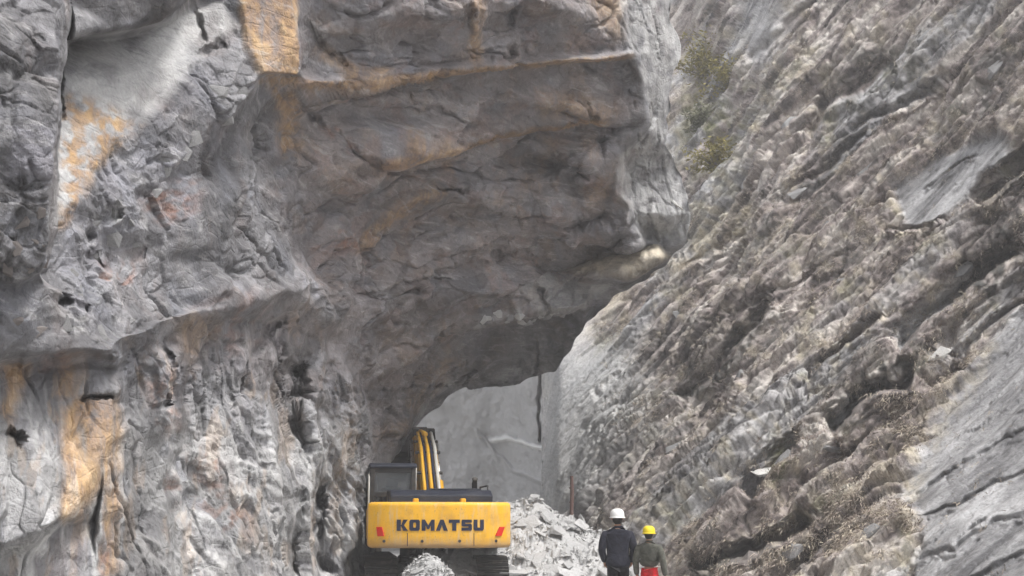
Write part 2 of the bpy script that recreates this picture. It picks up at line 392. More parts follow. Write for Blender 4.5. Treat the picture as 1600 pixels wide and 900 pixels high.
def build_cliff():
    NR, NC = 740, 720
    Rb = resample(RB, NR); tv = np.linspace(0, 1, NR)
    jit = np.stack([tv * 90, tv * 0 + 3.3, tv * 0], 1); nx = perlin(jit, 0.22) * 13 + perlin(jit, 0.6) * 7
    tan = np.gradient(Rb, axis=0); tan /= np.linalg.norm(tan, axis=1)[:, None]; inw = np.stack([-tan[:, 1], tan[:, 0]], 1)
    k = np.minimum(1, np.maximum(0, (np.arange(NR) - 10) / 30))
    Rb = Rb + inw * (nx * k)[:, None]
    Lb = np.stack([np.full(NR, -140.0), np.linspace(-160, 1150, NR)], 1)
    u = np.linspace(0, 1, NC)[None, :, None]; g2 = Lb[:, None] * (1 - u) + Rb[:, None] * u
    X, Y = g2[..., 0].reshape(-1), g2[..., 1].reshape(-1)
    q = np.stack([X, Y, X * 0], 1)
    wx = fbm(q, 1 / 90, 4, 0.55) * 11; wy = fbm(q, 1 / 90, 4, 0.55, 50) * 11
    edge = smooth(0, 0.08, 1 - np.broadcast_to(u, (NR, NC, 1)).reshape(-1)); wx *= edge; wy *= edge
    calm = 1 - 0.72 * region(X, Y, [(80, -400), (1000, -400), (990, 280), (580, 300), (410, 160), (250, 170), (120, 310), (84, 350)], 30)
    wx *= calm; wy *= calm
    x, y = X + wx, Y + wy
    D = DC(x, y)
    D2 = blur(D.reshape(NR, NC), 1, 2); gy, gx = np.gradient(D2); st_ = blur(smooth(0.10, 0.22, np.hypot(gx, gy)), 2, 1)
    D = (D2 * (1 - st_) + st_ * blur(D2, 3, 1)).reshape(-1)
    # cracks (deeper) and ridges (nearer): polyline, width, depth change
    jx = x + 5 * fbm(q, 1 / 16, 3, 0.6, 91); jy = y + 5 * fbm(q, 1 / 16, 3, 0.6, 191); jm = np.clip(0.75 + 1.3 * perlin(q, 1 / 38, 7), 0.05, 1.3)
    def cut(pl, wd, am): nonlocal D; D = D + 0.6 * am * jm * stroke(jx, jy, pl, wd * 1.5, 1.0)
    cut([(84, 0), (90, 60), (86, 110), (92, 180)], 9, 0.7)
    cut([(225, 305), (260, 280), (300, 262)], 9, 0.5); cut([(148, 372), (165, 352), (190, 335)], 10, 0.6)
    cut([(310, 85), (340, 70), (352, 62)], 7, 0.4); cut([(305, 5), (312, 35), (318, 62)], 5, 0.3)
    cut([(100, 470), (118, 478), (150, 482)], 10, 0.6); cut([(150, 395), (190, 402), (240, 392)], 6, 0.4)
    cut([(0, 670), (22, 678), (26, 705)], 9, 0.7); cut([(120, 632), (150, 622), (172, 616)], 6, 0.4)
    cut([(256, 540), (262, 590), (258, 640)], 7, 0.5); cut([(458, 560), (452, 610), (450, 660), (470, 700)], 22, 1.2)
    cut([(500, 760), (498, 830), (505, 880), (520, 900)], 13, 1.5); cut([(448, 770), (456, 830), (452, 900)], 12, 0.9)
    cut([(400, 520), (425, 500), (438, 488)], 4, -0.35); cut([(396, 560), (420, 530), (446, 500)], 6, 0.5)
    cut([(530, 440), (580, 455), (620, 450), (680, 430)], 12, 0.8); cut([(560, 245), (610, 262), (660, 280), (720, 300)], 6, 0.6)
    cut([(820, 250), (850, 262), (900, 245), (950, 215)], 14, 0.9); cut([(870, 285), (915, 282), (920, 270)], 6, -0.4)
    cut([(895, 350), (930, 335), (965, 352), (1000, 362), (1030, 368)], 12, 0.9); cut([(800, 385), (850, 378), (900, 376)], 6, -0.4)
    cut([(780, 400), (830, 410), (870, 428)], 14, 0.8); cut([(822, 448), (840, 470), (855, 492)], 5, 0.5)
    cut([(815, 450), (800, 468)], 8, -0.4); cut([(870, 130), (900, 160), (925, 180)], 8, 0.6); cut([(470, 30), (500, 70), (530, 100)], 10, 0.7)
    cut([(440, 140), (500, 190), (545, 235), (600, 262)], 7, 0.5); cut([(590, 555), (640, 550), (690, 545)], 8, 0.5)
    cut([(745, 580), (720, 600), (680, 640)], 7, -0.5); cut([(610, 140), (680, 165), (740, 190)], 6, 0.4)
    cut([(800, 0), (798, 90)], 8, 0.5); cut([(738, 0), (742, 95)], 9, -0.5)
    Wp = P(X, Y, D)
    N = grid_normals(Wp.reshape(NR, NC, 3)); N = np.stack([blur(N[..., i], 6, 2) for i in range(3)], -1)
    N /= np.linalg.norm(N, axis=2)[..., None]; N = N.reshape(-1, 3)
    if N[:, 1].mean() > 0: N = -N
    Nr = grid_normals(Wp.reshape(NR, NC, 3)); vd = ray(X, Y); vd /= np.linalg.norm(vd, axis=1)[:, None]
    face = blur(np.abs((Nr.reshape(-1, 3) * vd).sum(1)).reshape(NR, NC), 2, 1).reshape(-1); flat = smooth(0.05, 0.30, face)
    # zones
    facet = region(x, y, [(92, 55), (265, 30), (350, 0), (362, 40), (250, 160), (130, 290), (84, 350)], 10)
    column = region(x, y, [(350, -150), (452, -150), (470, 120), (412, 118), (385, 70)], 6)
    band = region(x, y, [(130, 290), (320, 92), (412, 128), (372, 190), (300, 300), (262, 420), (170, 520), (90, 480)], 22)
    lower = region(x, y, [(-300, 570), (170, 560), (350, 500), (470, 480), (560, 600), (600, 740), (600, 1300), (-300, 1300)], 30)
    pillar = region(x, y, [(-300, -300), (78, -300), (74, 430), (-300, 430)], 8)
    ceil = region(x, y, [(480, -300), (960, -300), (985, 330), (880, 470), (700, 590), (560, 600), (440, 300)], 60)
    outer = region(x, y, [(960, -300), (1300, -300), (1300, 385), (1010, 380), (955, 310), (968, 238), (1012, 190), (1000, 120), (985, 80), (962, 0)], 16)
    # displacement, first the large planes
    side = np.clip(lower + outer, 0, 1); gl = np.clip(ceil - side, 0, 1); quiet = np.clip(1 - 0.85 * facet - 0.85 * column, 0.1, 1)
    eb = np.broadcast_to(u, (NR, NC, 1)).reshape(-1); near = 0.45 + 0.55 * smooth(11, 26, D); rim = 0.4 + 0.6 * smooth(0, 0.04, 1 - eb)
    N = N - vd * (0.7 + 0.7 * side)[:, None]; N /= np.linalg.norm(N, axis=1)[:, None]
    ea, eb_ = P(416, 130, 17.5), P(985, 88, 26.5); e_s = (eb_ - ea) / np.linalg.norm(eb_ - ea)
    def frames(W, k):
        Wd = W + k * np.stack([fbm(W, 0.9, 3, 0.5, 5), fbm(W, 0.9, 3, 0.5, 25), fbm(W, 0.9, 3, 0.5, 45)], 1)
        Wv = W + k * np.stack([fbm(W * np.array([1, 1, .45]), 0.9, 3, 0.5, 5), fbm(W * np.array([1, 1, .45]), 0.9, 3, 0.5, 25), fbm(W, 0.9, 2, 0.5, 45)], 1)
        Wl = np.stack([Wv[:, 0] * 1.1 + 0.22 * Wv[:, 2], Wv[:, 1] * 0.62 + 0.16 * Wv[:, 2], Wv[:, 2] * 0.30], 1)
        return Wd, Wl, Wd + (0.28 - 1) * (Wd @ e_s)[:, None] * e_s
    Wd, Wl, Wc = frames(Wp, 0.10)
    big = quiet * ((1 - side) * (1 - gl) * (1.15 * facets(Wd * np.array([1, 0.75, 1.1]), 0.50, 57.0) + 0.42 * facets(Wd * np.array([1, 0.75, 1.2]), 1.3, 27.0)) + side * (0.46 * facets(Wl, 1.0, 7.0) + 0.22 * facets(Wl, 2.6, 9.0))
          + gl * (1.25 * facets(Wc, 0.62, 3.0) + 0.48 * facets(Wc, 1.6, 5.0)))
    Wp = Wp + N * (big * near * rim)[:, None]
    # then joints and broken surface, rough in places and clean in others
    Wd, Wl, Wc = frames(Wp, 0.15); rn = 0.25 + 0.9 * smooth(-0.1, 0.45, fbm(Wp, 0.45, 3, 0.5, 211))
    c1, e1, i1 = cells(Wd * np.array([1, 0.8, 1.3]), 0.9, 1.0); c2, e2, i2 = cells(Wd * np.array([1, 0.8, 1.4]), 2.6, 1.0, 9.0); c3, e3, i3 = cells(Wd * np.array([1, 1, 1.3]), 7.0, 1.0, 31.0)
    _, be, _ = cells(Wd * np.array([1, 0.7, 1.1]), 0.5, 1.0, 57.0)
    l1, le, li1 = cells(Wl, 1.7, 1.0, 61.0); l2, le2, li2 = cells(Wl * np.array([1, 1, 1.2]), 4.6, 1.0, 71.0); k1, ke1, ki1 = cells(Wc, 0.85, 1.0, 81.0); k2, ke2, ki2 = cells(Wc, 2.4, 1.0, 91.0)
    tone = (1 - side) * (1 - gl) * (0.55 * i1 + 0.45 * i2) + side * (0.55 * li1 + 0.45 * li2) + gl * (0.55 * ki1 + 0.45 * ki2)
    h = quiet * rn * ((1 - side) * (1 - gl) * (0.10 * facets(Wd, 4.0, 77.0) + flat * (0.07 * c1 + 0.05 * c2 + 0.022 * c3)) + side * (0.08 * facets(Wl, 6.5, 19.0) + flat * (0.06 * l1 + 0.045 * l2 + 0.012 * c3))
        + gl * (0.14 * facets(Wc, 4.2, 15.0) + flat * (0.10 * k1 + 0.08 * k2 + 0.022 * c3)))
    h += flat * (band * (0.06 * c2 + 0.03 * c3) + pillar * 0.04 * c2)
    # laminated strata on the ceiling
    sw = Wp @ np.array([0.18, 0.42, 1.0]) + 0.25 * fbm(Wp, 0.5, 3, 0.5, 12); lam = fbm(np.stack([sw * 2.2, Wp[:, 0] * 0.28, Wp[:, 1] * 0.2], 1), 1.0, 4, 0.55)
    saw = (sw * 1.1) % 1.0; h += flat * ceil * (0.05 * lam + 0.07 * (saw - 0.5) * smooth(-0.2, 0.4, fbm(Wp, 0.4, 2, 0.5, 90)))
    # folded flutes on the lower wall
    fw = Wp + 0.35 * np.stack([fbm(Wp * np.array([1, 1, .4]), 0.6, 3, 0.5, 3), fbm(Wp * np.array([1, 1, .4]), 0.6, 3, 0.5, 33), fbm(Wp, 0.6, 2, 0.5, 63)], 1)
    fl = ridged(np.stack([fw[:, 0] + 0.75 * fw[:, 1] * 0.4 + 0.3 * fw[:, 2], fw[:, 1] * 0.75, fw[:, 2] * 0.22], 1), 1.5, 3, 0.5, 8)
    fl2 = ridged(np.stack([fw[:, 0] * 0.6, fw[:, 1] * 0.48 + fw[:, 2], (fw[:, 2] * 0.48 - fw[:, 1]) * 0.15], 1), 1.9, 4, 0.52, 18)
    fold = region(x, y, [(250, 560), (560, 580), (600, 760), (600, 1300), (200, 1300), (190, 840)], 35)
    h += (0.4 + 0.6 * flat) * (lower * (0.06 * fl) + fold * (0.06 * fl + 0.11 * fl2))
    h += 0.014 * fbm(Wp, 7.0, 3, 0.65) * (1 - 0.4 * side) * flat * rn
    jn = smooth(-0.25, 0.25, fbm(Wp, 0.7, 3, 0.5, 133)); joint = lambda e, w_: (1 - smooth(0.0, w_, e)) * jn
    h -= quiet * ((1 - side) * (1 - gl) * (0.20 * joint(be, 0.05) + 0.10 * joint(e1, 0.06) + 0.05 * joint(e2, 0.08)) + side * (0.18 * joint(le, 0.06) + 0.06 * joint(le2, 0.09)) + gl * (0.22 * joint(ke1, 0.05) + 0.08 * joint(ke2, 0.08)))
    Wp = Wp + N * (h * near * rim)[:, None]
    Wp = relax(Wp, X, Y, (NR, NC), 1, 0.03, 0.12)
    # mineral stains, plus shade and dust haze put into the colour
    A = {}
    n1 = fbm(q, 1 / 60, 4, 0.55, 8); n2 = fbm(q, 1 / 22, 3, 0.6, 40); sv = fbm(np.stack([X * 4, Y * 0.6, X * 0], 1), 1 / 60, 4, 0.6, 22)
    def st(pl, wd): return stroke(x, y, pl, wd, 0.8)
    def rg(pl, s): return region(x, y, pl, s)
    cl = lambda a: np.clip(a, 0, 1)
    och = rg([(98, 150), (150, 160), (215, 195), (195, 225), (130, 290), (110, 355), (96, 355)], 14) * cl(0.75 + 1.6 * n2)
    och = np.maximum(och, 0.95 * column)
    och = np.maximum(och, rg([(98, 640), (130, 625), (178, 622), (184, 740), (160, 760), (128, 780), (98, 812), (84, 800)], 14) * cl(0.95 + 0.7 * sv))
    och = np.maximum(och, 0.85 * st([(168, 700), (172, 800), (165, 900)], 17) * cl(0.9 + sv))
    och = np.maximum(och, 0.8 * rg([(0, 570), (45, 565), (30, 610), (18, 650), (0, 650)], 12))
    och = np.maximum(och, 0.5 * st([(100, 575), (95, 620)], 16)); och = np.maximum(och, 0.75 * st([(430, 110), (445, 170), (455, 235)], 26) * cl(0.8 + n2))
    ledge = st([(416, 133), (560, 131), (640, 119), (720, 111), (850, 103), (985, 88)], 9)
    ledge2 = st([(585, 248), (650, 230), (745, 214), (850, 198), (945, 183)], 9)
    och = np.maximum(och, 0.8 * ledge); och = np.maximum(och, 0.75 * ledge2)
    och = np.maximum(och, 0.55 * st([(738, -100), (742, 95)], 16)); och = np.maximum(och, 0.55 * st([(500, 80), (545, 112), (600, 118)], 20))
    och = np.maximum(och, 0.55 * rg([(840, 140), (960, 165), (940, 185), (845, 180)], 18)); och = np.maximum(och, 0.6 * rg([(880, -120), (975, -120), (968, 55), (930, 35)], 22))
    och = np.maximum(och, 0.6 * st([(685, 285), (640, 320), (600, 350), (560, 385)], 22) * cl(0.8 + n2)); och = np.maximum(och, 0.4 * st([(330, 505), (300, 520), (290, 560)], 30))
    och = np.maximum(och, 0.45 * st([(620, 215), (640, 235), (690, 222)], 22)); och = np.maximum(och, 0.4 * st([(720, 560), (690, 580), (640, 650), (600, 690)], 26) * cl(0.7 + n2))
    och = np.maximum(och, 0.35 * rg([(540, 250), (960, 190), (960, 330), (700, 300)], 60) * cl(n1 * 2.0))
    A['ochre'] = cl(och); A['upright'] = side; A['tone'] = tone * quiet + 0.5 * (1 - quiet)
    ru = 0.75 * rg([(235, 300), (268, 285), (300, 290), (295, 330), (262, 352), (238, 330)], 14)
    ru = np.maximum(ru, 0.7 * rg([(175, 405), (240, 392), (235, 425), (178, 430)], 8)); ru = np.maximum(ru, 0.7 * st([(236, 555), (250, 620), (262, 660)], 30) * cl(0.7 + sv))
    ru = np.maximum(ru, 0.6 * st([(300, 700), (330, 780), (370, 830)], 34) * cl(0.8 + n2)); ru = np.maximum(ru, 0.7 * st([(258, 750), (266, 790)], 16))
    ru = np.maximum(ru, 0.6 * st([(510, 370), (545, 380)], 22)); ru = np.maximum(ru, 0.55 * st([(165, 840), (160, 900)], 10)); ru = np.maximum(ru, 0.5 * st([(500, 190), (545, 235)], 16))
    ru = np.maximum(ru, 0.35 * rg([(320, 480), (420, 440), (400, 540), (330, 560)], 30) * cl(0.6 + n2)); ru = np.maximum(ru, 0.4 * rg([(80, 548), (150, 560), (60, 575)], 14))
    A['rust'] = cl(ru * cl(0.35 + 1.5 * n2 + 0.6 * n1))
    pa = 0.9 * facet * cl(0.85 + 0.7 * n1) * (1 - 0.5 * och)
    pa = np.maximum(pa, 0.75 * rg([(30, 650), (100, 640), (92, 800), (40, 840), (0, 850), (0, 700)], 26) * cl(0.6 + sv))
    pa = np.maximum(pa, 0.85 * rg([(255, 790), (290, 780), (340, 860), (420, 900), (430, 1100), (230, 1100), (250, 880)], 20) * cl(0.75 + n2))
    pa = np.maximum(pa, 0.95 * outer * cl(0.75 + 0.8 * n2 + 0.4 * sv)); pa = np.maximum(pa, 0.7 * st([(258, 640), (268, 700), (250, 740)], 18) * cl(0.7 + n2))
    pa = np.maximum(pa, 0.7 * lower * np.maximum(smooth(0.25, 1.1, fl) * (1 - 0.7 * fold), fold * smooth(0.35, 1.2, fl2)) * smooth(590, 720, y)); pa = np.maximum(pa, 0.7 * rg([(985, 230), (1065, 290), (1070, 360), (1000, 360)], 25) * cl(0.6 + n2))
    pa = np.maximum(pa, 0.7 * st([(740, 496), (790, 488), (850, 490)], 11) * cl(0.4 + 2.0 * n2)); pa = np.maximum(pa, 0.6 * rg([(800, 445), (850, 438), (955, 440), (925, 475), (880, 492), (820, 490)], 10))
    pa = np.maximum(pa, 0.5 * st([(172, 440), (165, 480), (120, 520)], 16) * cl(0.5 + 1.5 * n2)); pa = np.maximum(pa, 0.6 * st([(182, 340), (200, 350)], 8))
    pa = np.maximum(pa, 0.45 * st([(20, 470), (60, 500), (70, 520)], 18) * cl(0.4 + 1.5 * n2)); pa = np.maximum(pa, 0.6 * st([(72, 330), (76, 380)], 7)); pa = np.maximum(pa, 0.15 * st([(4, 0), (6, 200)], 6))
    pa = np.maximum(pa, 0.4 * lower * cl(0.3 + sv) * smooth(560, 640, y))
    pa = np.maximum(pa, 0.55 * st([(866, 590), (760, 606), (715, 618), (655, 675), (615, 745)], 40) * cl(0.7 + n1))  # pale stripe paints soft dust haze along the inner arch edge
    A['pale'] = cl(pa)
    A['cream'] = cl(np.maximum(1.0 * rg([(866, 432), (930, 404), (1030, 386), (1045, 398), (985, 425), (930, 428)], 6), 0.6 * st([(402, 60), (412, 112)], 10)))
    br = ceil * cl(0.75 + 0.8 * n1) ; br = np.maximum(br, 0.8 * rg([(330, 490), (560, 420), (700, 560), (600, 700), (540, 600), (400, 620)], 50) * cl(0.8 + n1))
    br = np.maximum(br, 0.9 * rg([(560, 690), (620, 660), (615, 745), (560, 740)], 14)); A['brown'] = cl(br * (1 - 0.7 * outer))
    A['rust'] = cl(A['rust'] + 0.20 * ceil * smooth(0.15, 0.5, fbm(q, 1 / 45, 4, 0.6, 140))); A['ochre'] = cl(A['ochre'] + 0.16 * ceil * smooth(0.2, 0.6, fbm(q, 1 / 55, 4, 0.6, 240)) + 0.28 * lower * smooth(0.25, 0.6, fbm(np.stack([X * 2.2, Y * 0.55, X * 0], 1), 1 / 70, 4, 0.6, 340)))
    A['violet'] = cl(np.maximum(0.8 * region(x, y, [(5, 205), (75, 205), (75, 285), (5, 285)], 14), 0.5 * band * cl(0.5 + n1)) + 0.35 * lower * cl(n1 * 1.5) + 0.3 * ceil * cl(-n1 * 2))
    shd = 0.85 * rg([(0, 290), (60, 285), (75, 330), (70, 430), (-140, 440), (-140, 300)], 12) * cl(0.6 + 1.6 * n2)
    shd = np.maximum(shd, 0.85 * rg([(90, -160), (330, -160), (260, 30), (180, 50), (105, 110), (90, 120)], 16) * cl(0.75 + 0.8 * n1))  # shade under the top-left overhang painted into the rock colour
    shd = np.maximum(shd, 0.6 * rg([(-140, -20), (70, 20), (75, 150), (40, 180), (-140, 60)], 24) * cl(0.6 + n2)); shd = np.maximum(shd, 0.7 * st([(455, 540), (452, 620), (465, 700)], 26) * cl(0.6 + 1.5 * n2))
    shd = np.maximum(shd, 0.5 * st([(60, 535), (160, 530), (260, 505)], 14) * cl(0.5 + n2)); shd = np.maximum(shd, 0.6 * st([(500, 740), (500, 880)], 12)); shd = np.maximum(shd, 0.6 * st([(50, 120), (58, 190)], 20))
    shd = np.maximum(shd, 0.5 * st([(540, 440), (600, 452), (660, 440)], 22) * cl(0.4 + n2)); A['dark_shade'] = cl(shd * (1 - 0.6 * A['pale']))  # crevice shade painted along the bulge lip and deep cracks
    G = Wp.reshape(NR, NC, 3)
    # sides: behind the free edge (away from view), along the road past the camera, and up the cliff
    K = 26; s = (np.arange(1, K + 1) / K) ** 1.6
    De = D.reshape(NR, NC)[:, -1]
    wrap = np.stack([P(Rb[:, 0] + inw[:, 0] * 70 * t, Rb[:, 1] + inw[:, 1] * 70 * t, De + 11 * t + 0.25 * perlin(np.stack([tv * 60, tv * 0 + 20 * t, tv * 0], 1), 1.0)) for t in s], 1)
    rag = np.stack([fbm(wrap[:, i], 0.5, 3, 0.5, 9) for i in range(K)], 1) * 0.3 * s[None, :]
    wrap[..., 0] -= np.abs(rag)
    G = np.concatenate([G, wrap], 1)
    K2 = 24; t2 = (np.arange(K2, 0, -1) / K2) ** 1.4
    left = np.stack([G[:, 0] + np.array([-0.8, -26, 0]) * t + np.stack([0.5 * fbm(G[:, 0] + 30 * t, 0.3, 3)] * 3, 1) * np.array([1, 0, 0]) for t in t2], 1)
    G = np.concatenate([left, G], 1)
    K3 = 26; t3 = (np.arange(K3, 0, -1) / K3) ** 1.3
    top = np.stack([G[0] + np.array([0.0, -1.5, 24]) * t + np.stack([0.9 * fbm(G[0] + 41 * t, 0.25, 4)] * 3, 1) * np.array([0.3, 1, 0]) for t in t3], 0)
    G = np.concatenate([top, G], 0)
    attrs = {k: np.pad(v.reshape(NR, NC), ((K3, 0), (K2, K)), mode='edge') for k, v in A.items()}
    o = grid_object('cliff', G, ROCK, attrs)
    tag(o, 'grey overhanging cliff with ochre stains arching over the road', 'cliff', kind='structure')
    return o, (X, Y, Wp, N)
cliff, CS = build_cliff()

def on_surface(S, px, py):
    j = np.argmin((S[0] - px) ** 2 + (S[1] - py) ** 2); return Vector(S[2][j]), Vector(S[3][j])
# ================================================================== hillside across the gorge
def hill_material():
    m = Mat('hillside_earth'); n1 = m.noise(0.5, 5, 0.65, 0.5); n2 = m.math('ADD', m.math('MULTIPLY', m.noise(3.4, 6, 0.75, 0.5), 0.36), m.math('MULTIPLY', m.attr('streak'), 0.64)); n3 = m.noise(11, 5, 0.75)
    c = m.ramp(n2, [(0.32, (0.085, 0.072, 0.07)), (0.43, (0.27, 0.228, 0.217)), (0.53, (0.45, 0.395, 0.37)), (0.64, (0.68, 0.63, 0.58))])
    c = m.mix(m.grey(n1, 0.5, 0.68, 0, 0.6), c, m.mix(n2, (0.17, 0.165, 0.15), (0.33, 0.325, 0.30)))
    rk = m.mix(m.grey(n2, 0.32, 0.66), (0.15, 0.15, 0.157), (0.56, 0.56, 0.57))
    c = m.mix(m.attr('rock'), c, rk)
    c = m.mix(m.math('MULTIPLY', m.attr('tan'), m.grey(n2, 0.3, 0.6, 0.3, 1)), c, m.mix(n3, (0.46, 0.39, 0.27), (0.74, 0.67, 0.53)))
    c = m.mix(m.math('MULTIPLY', m.attr('green'), m.grey(n2, 0.35, 0.6, 0, 0.9)), c, m.mix(n3, (0.075, 0.085, 0.03), (0.19, 0.19, 0.075)))
    c = m.mix(m.math('MULTIPLY', m.attr('dust'), 0.92), c, m.mix(n2, (0.48, 0.48, 0.48), (0.68, 0.68, 0.675)))
    c = m.mix(m.math('MULTIPLY', m.attr('lichen'), m.grey(n2, 0.3, 0.6, 0.4, 1)), c, m.mix(n3, (0.035, 0.036, 0.036), (0.10, 0.10, 0.095)))
    c = m.mix(m.grey(n3, 0.3, 0.55, 0.45, 0.0), c, (0.06, 0.052, 0.048)); m.colour(c)
    m.bump(m.math('ADD', n2, m.math('MULTIPLY', n3, 0.6)), 0.7, 0.16); return m.m
HILL = hill_material()

hp = [(780, 400, 58), (780, 700, 54), (780, 1000, 46), (900, 350, 58), (900, 480, 56), (900, 600, 52), (900, 760, 45), (900, 1000, 36), (950, 700, 44), (1000, 250, 66), (1000, 400, 56), (1000, 560, 50),
 (1000, 700, 42), (1000, 850, 33), (1000, 1000, 29), (1000, -250, 92), (1060, -250, 88), (1060, 100, 74), (1060, 300, 60), (1100, 400, 52), (1130, 180, 62), (1200, -250, 74), (1200, 100, 57), (1200, 300, 48),
 (1200, 500, 40), (1200, 700, 32), (1200, 850, 27), (1200, 1000, 24), (1400, -250, 61), (1400, 150, 46), (1400, 400, 37), (1400, 600, 30), (1400, 800, 25), (1400, 1000, 21.5),
 (1600, -250, 51), (1600, 100, 39), (1600, 400, 31), (1600, 700, 24), (1600, 1000, 18.5), (1820, -250, 44), (1820, 400, 26), (1820, 1000, 16)]
hp = [(a, b, d if d < 30 else 30 + (d - 30) * 0.78) for a, b, d in hp]
DH = Depth([], hp)

def build_hill():
    NR, NC = 620, 560
    px = np.linspace(848, 1760, NC); py = np.linspace(-170, 985, NR)
    X, Y = [a.reshape(-1) for a in np.meshgrid(px, py)]
    # the left rim leans with the gorge: straight below, cut back above where the overhang hides it
    q = np.stack([X, Y, X * 0], 1)
    x = X + fbm(q, 1 / 110, 4, 0.55, 4) * 12; y = Y + fbm(q, 1 / 110, 4, 0.55, 54) * 12
    D = blur(DH(x, y).reshape(NR, NC), 12, 3).reshape(-1)
    D = D + 2.5 * (1 - smooth(848, 885, X)) ** 2
    def cut(pl, wd, am):
        nonlocal D; d, side, t = seg_dist(x, y, pl); f = smooth(0, 0.12, t + 0.02) * smooth(0, 0.12, 1.02 - t)
        # a rock step: upper side juts out, the hollow lies right below it
        D = D + 1.35 * am * f * (1 - smooth(0, wd, d)) * np.where(side * 1.0 > 0, 1.0, -0.45)
    cut([(1165, 790), (1215, 725), (1260, 690)], 34, 1.3); cut([(1290, 690), (1350, 630), (1420, 605), (1432, 560)], 42, 1.7)
    cut([(1395, 560), (1430, 515), (1470, 480), (1540, 430), (1620, 380)], 44, 1.9); cut([(1060, 645), (1120, 592), (1180, 520), (1215, 470)], 26, 1.2)
    cut([(1060, 425), (1110, 398), (1180, 360)], 18, 0.9); cut([(1265, 230), (1290, 170), (1340, 150), (1400, 90)], 34, 1.3)
    cut([(1530, 330), (1570, 300), (1620, 235)], 36, 1.8); cut([(1080, 900), (1150, 868), (1230, 842), (1290, 812)], 32, 1.3)
    cut([(1330, 215), (1420, 170), (1500, 120)], 20, 0.8); cut([(1220, 320), (1300, 262), (1360, 215)], 16, 0.7); cut([(1380, 370), (1440, 358), (1490, 352)], 12, 0.7)
    cut([(1440, 300), (1490, 275), (1540, 250)], 6, 0.25); cut([(1110, 540), (1170, 490), (1260, 440), (1330, 400)], 14, 0.5); cut([(1230, 640), (1300, 560), (1380, 500)], 18, 0.7)
    cut([(1440, 545), (1475, 552), (1500, 560)], 10, 0.4); cut([(1180, 100), (1240, 40), (1290, 0)], 22, 0.9)
    for dy in (0, 62, 130, 190): cut([(1425, 840 + dy * 0.8 - 60), (1500, 776 + dy - 40), (1560, 738 + dy - 45), (1660, 690 + dy - 50)], 9, 0.22)
    cut([(1500, 560), (1540, 520), (1600, 470), (1660, 440)], 16, 0.6)
    Wp = P(X, Y, D)
    N = grid_normals(Wp.reshape(NR, NC, 3)); N = np.stack([blur(N[..., i], 10, 2) for i in range(3)], -1); N /= np.linalg.norm(N, axis=2)[..., None]; N = N.reshape(-1, 3)
    if N[:, 1].mean() > 0: N = -N
    a, b = P(1120, 740, DH(np.array([1120.]), np.array([740.]))[0]), P(1480, 400, DH(np.array([1480.]), np.array([400.]))[0])
    es = (b - a) / np.linalg.norm(b - a); en = N.mean(0); en -= es * (en @ es); en /= np.linalg.norm(en); et = np.cross(en, es)
    S, T, U = Wp @ es, Wp @ et, Wp @ en
    slab = np.maximum(region(x, y, [(1402, 300), (1425, 278), (1560, 205), (1580, 245), (1530, 300), (1480, 348), (1412, 355)], 8),
                      region(x, y, [(1432, 700), (1500, 600), (1560, 520), (1600, 470), (1800, 400), (1800, 1050), (1390, 1050), (1440, 830), (1412, 770)], 14))
    slab = np.maximum(slab, 0.8 * region(x, y, [(1180, -170), (1260, -170), (1230, 60), (1195, 110), (1150, 60)], 26))
    ST = np.stack([S * 0.2, T * 1.0, U * 0.6], 1); wv = fbm(Wp, 0.22, 4, 0.5, 3); w2 = fbm(Wp, 0.9, 3, 0.5, 13)
    Nr = grid_normals(Wp.reshape(NR, NC, 3)); vd = ray(X, Y); vd /= np.linalg.norm(vd, axis=1)[:, None]
    face = blur(np.abs((Nr.reshape(-1, 3) * vd).sum(1)).reshape(NR, NC), 2, 1).reshape(-1); flat = smooth(0.12, 0.42, face)
    amp = smooth(-0.2, 0.4, fbm(ST, 0.30, 3, 0.5, 71)); amp2 = smooth(-0.1, 0.4, fbm(ST, 0.7, 3, 0.5, 171))
    def steps(t): k = t % 1.0; return np.where(k < 0.74, k / 0.74, (1 - k) / 0.26) - 0.5
    sw = np.stack([S * 0.12, T, U * 0.4], 1); bend = fbm(sw, 0.35, 4, 0.5, 3); tw = T + 0.5 * bend + 0.05 * w2
    rough = 1 - 0.9 * slab; left = 1 - smooth(890, 1010, X + 0.25 * (Y - 600)); calm = 1 - 0.8 * left
    N = N - vd * 1.1; N /= np.linalg.norm(N, axis=1)[:, None]
    r1 = ridged(np.stack([S * 0.10, tw, U * 0.5], 1), 0.55, 4, 0.55, 9)
    h = rough * (1.0 * amp * steps(tw * 0.36) + 0.42 * amp2 * steps(tw * 0.95 + 0.3) + 0.20 * r1 + 0.6 * facets(np.stack([S * 0.30, tw, U * 0.8], 1), 0.9, 3.0))
    Wp = Wp + N * (h * calm)[:, None]
    S, T, U = Wp @ es, Wp @ et, Wp @ en; w2 = fbm(Wp, 0.9, 3, 0.5, 13); tw = T + 0.5 * bend + 0.05 * w2
    r2 = ridged(np.stack([S * 0.16, tw, U * 0.7], 1), 2.0, 3, 0.6, 19); c1, e1, i1 = cells(np.stack([S * 0.2, tw, U * 0.6], 1), 0.9, 1.0, 3.0)
    c2, e2, i2 = cells(np.stack([S * 0.22, tw, U], 1), 2.4, 1.0, 13.0); c3, _, _ = cells(np.stack([S * 0.32, tw, U], 1), 6.0, 1.0, 23.0)
    h = rough * (0.10 * r2 + 0.12 * c1 + 0.26 * facets(np.stack([S * 0.36, tw, U], 1), 2.4, 6.0) + 0.17 * c2 + 0.06 * c3 + 0.05 * fbm(np.stack([S * 0.6, T, U], 1), 7.0, 2, 0.6, 5) - 0.26 * (1 - smooth(0, 0.08, e1)) - 0.10 * (1 - smooth(0, 0.10, e2)))
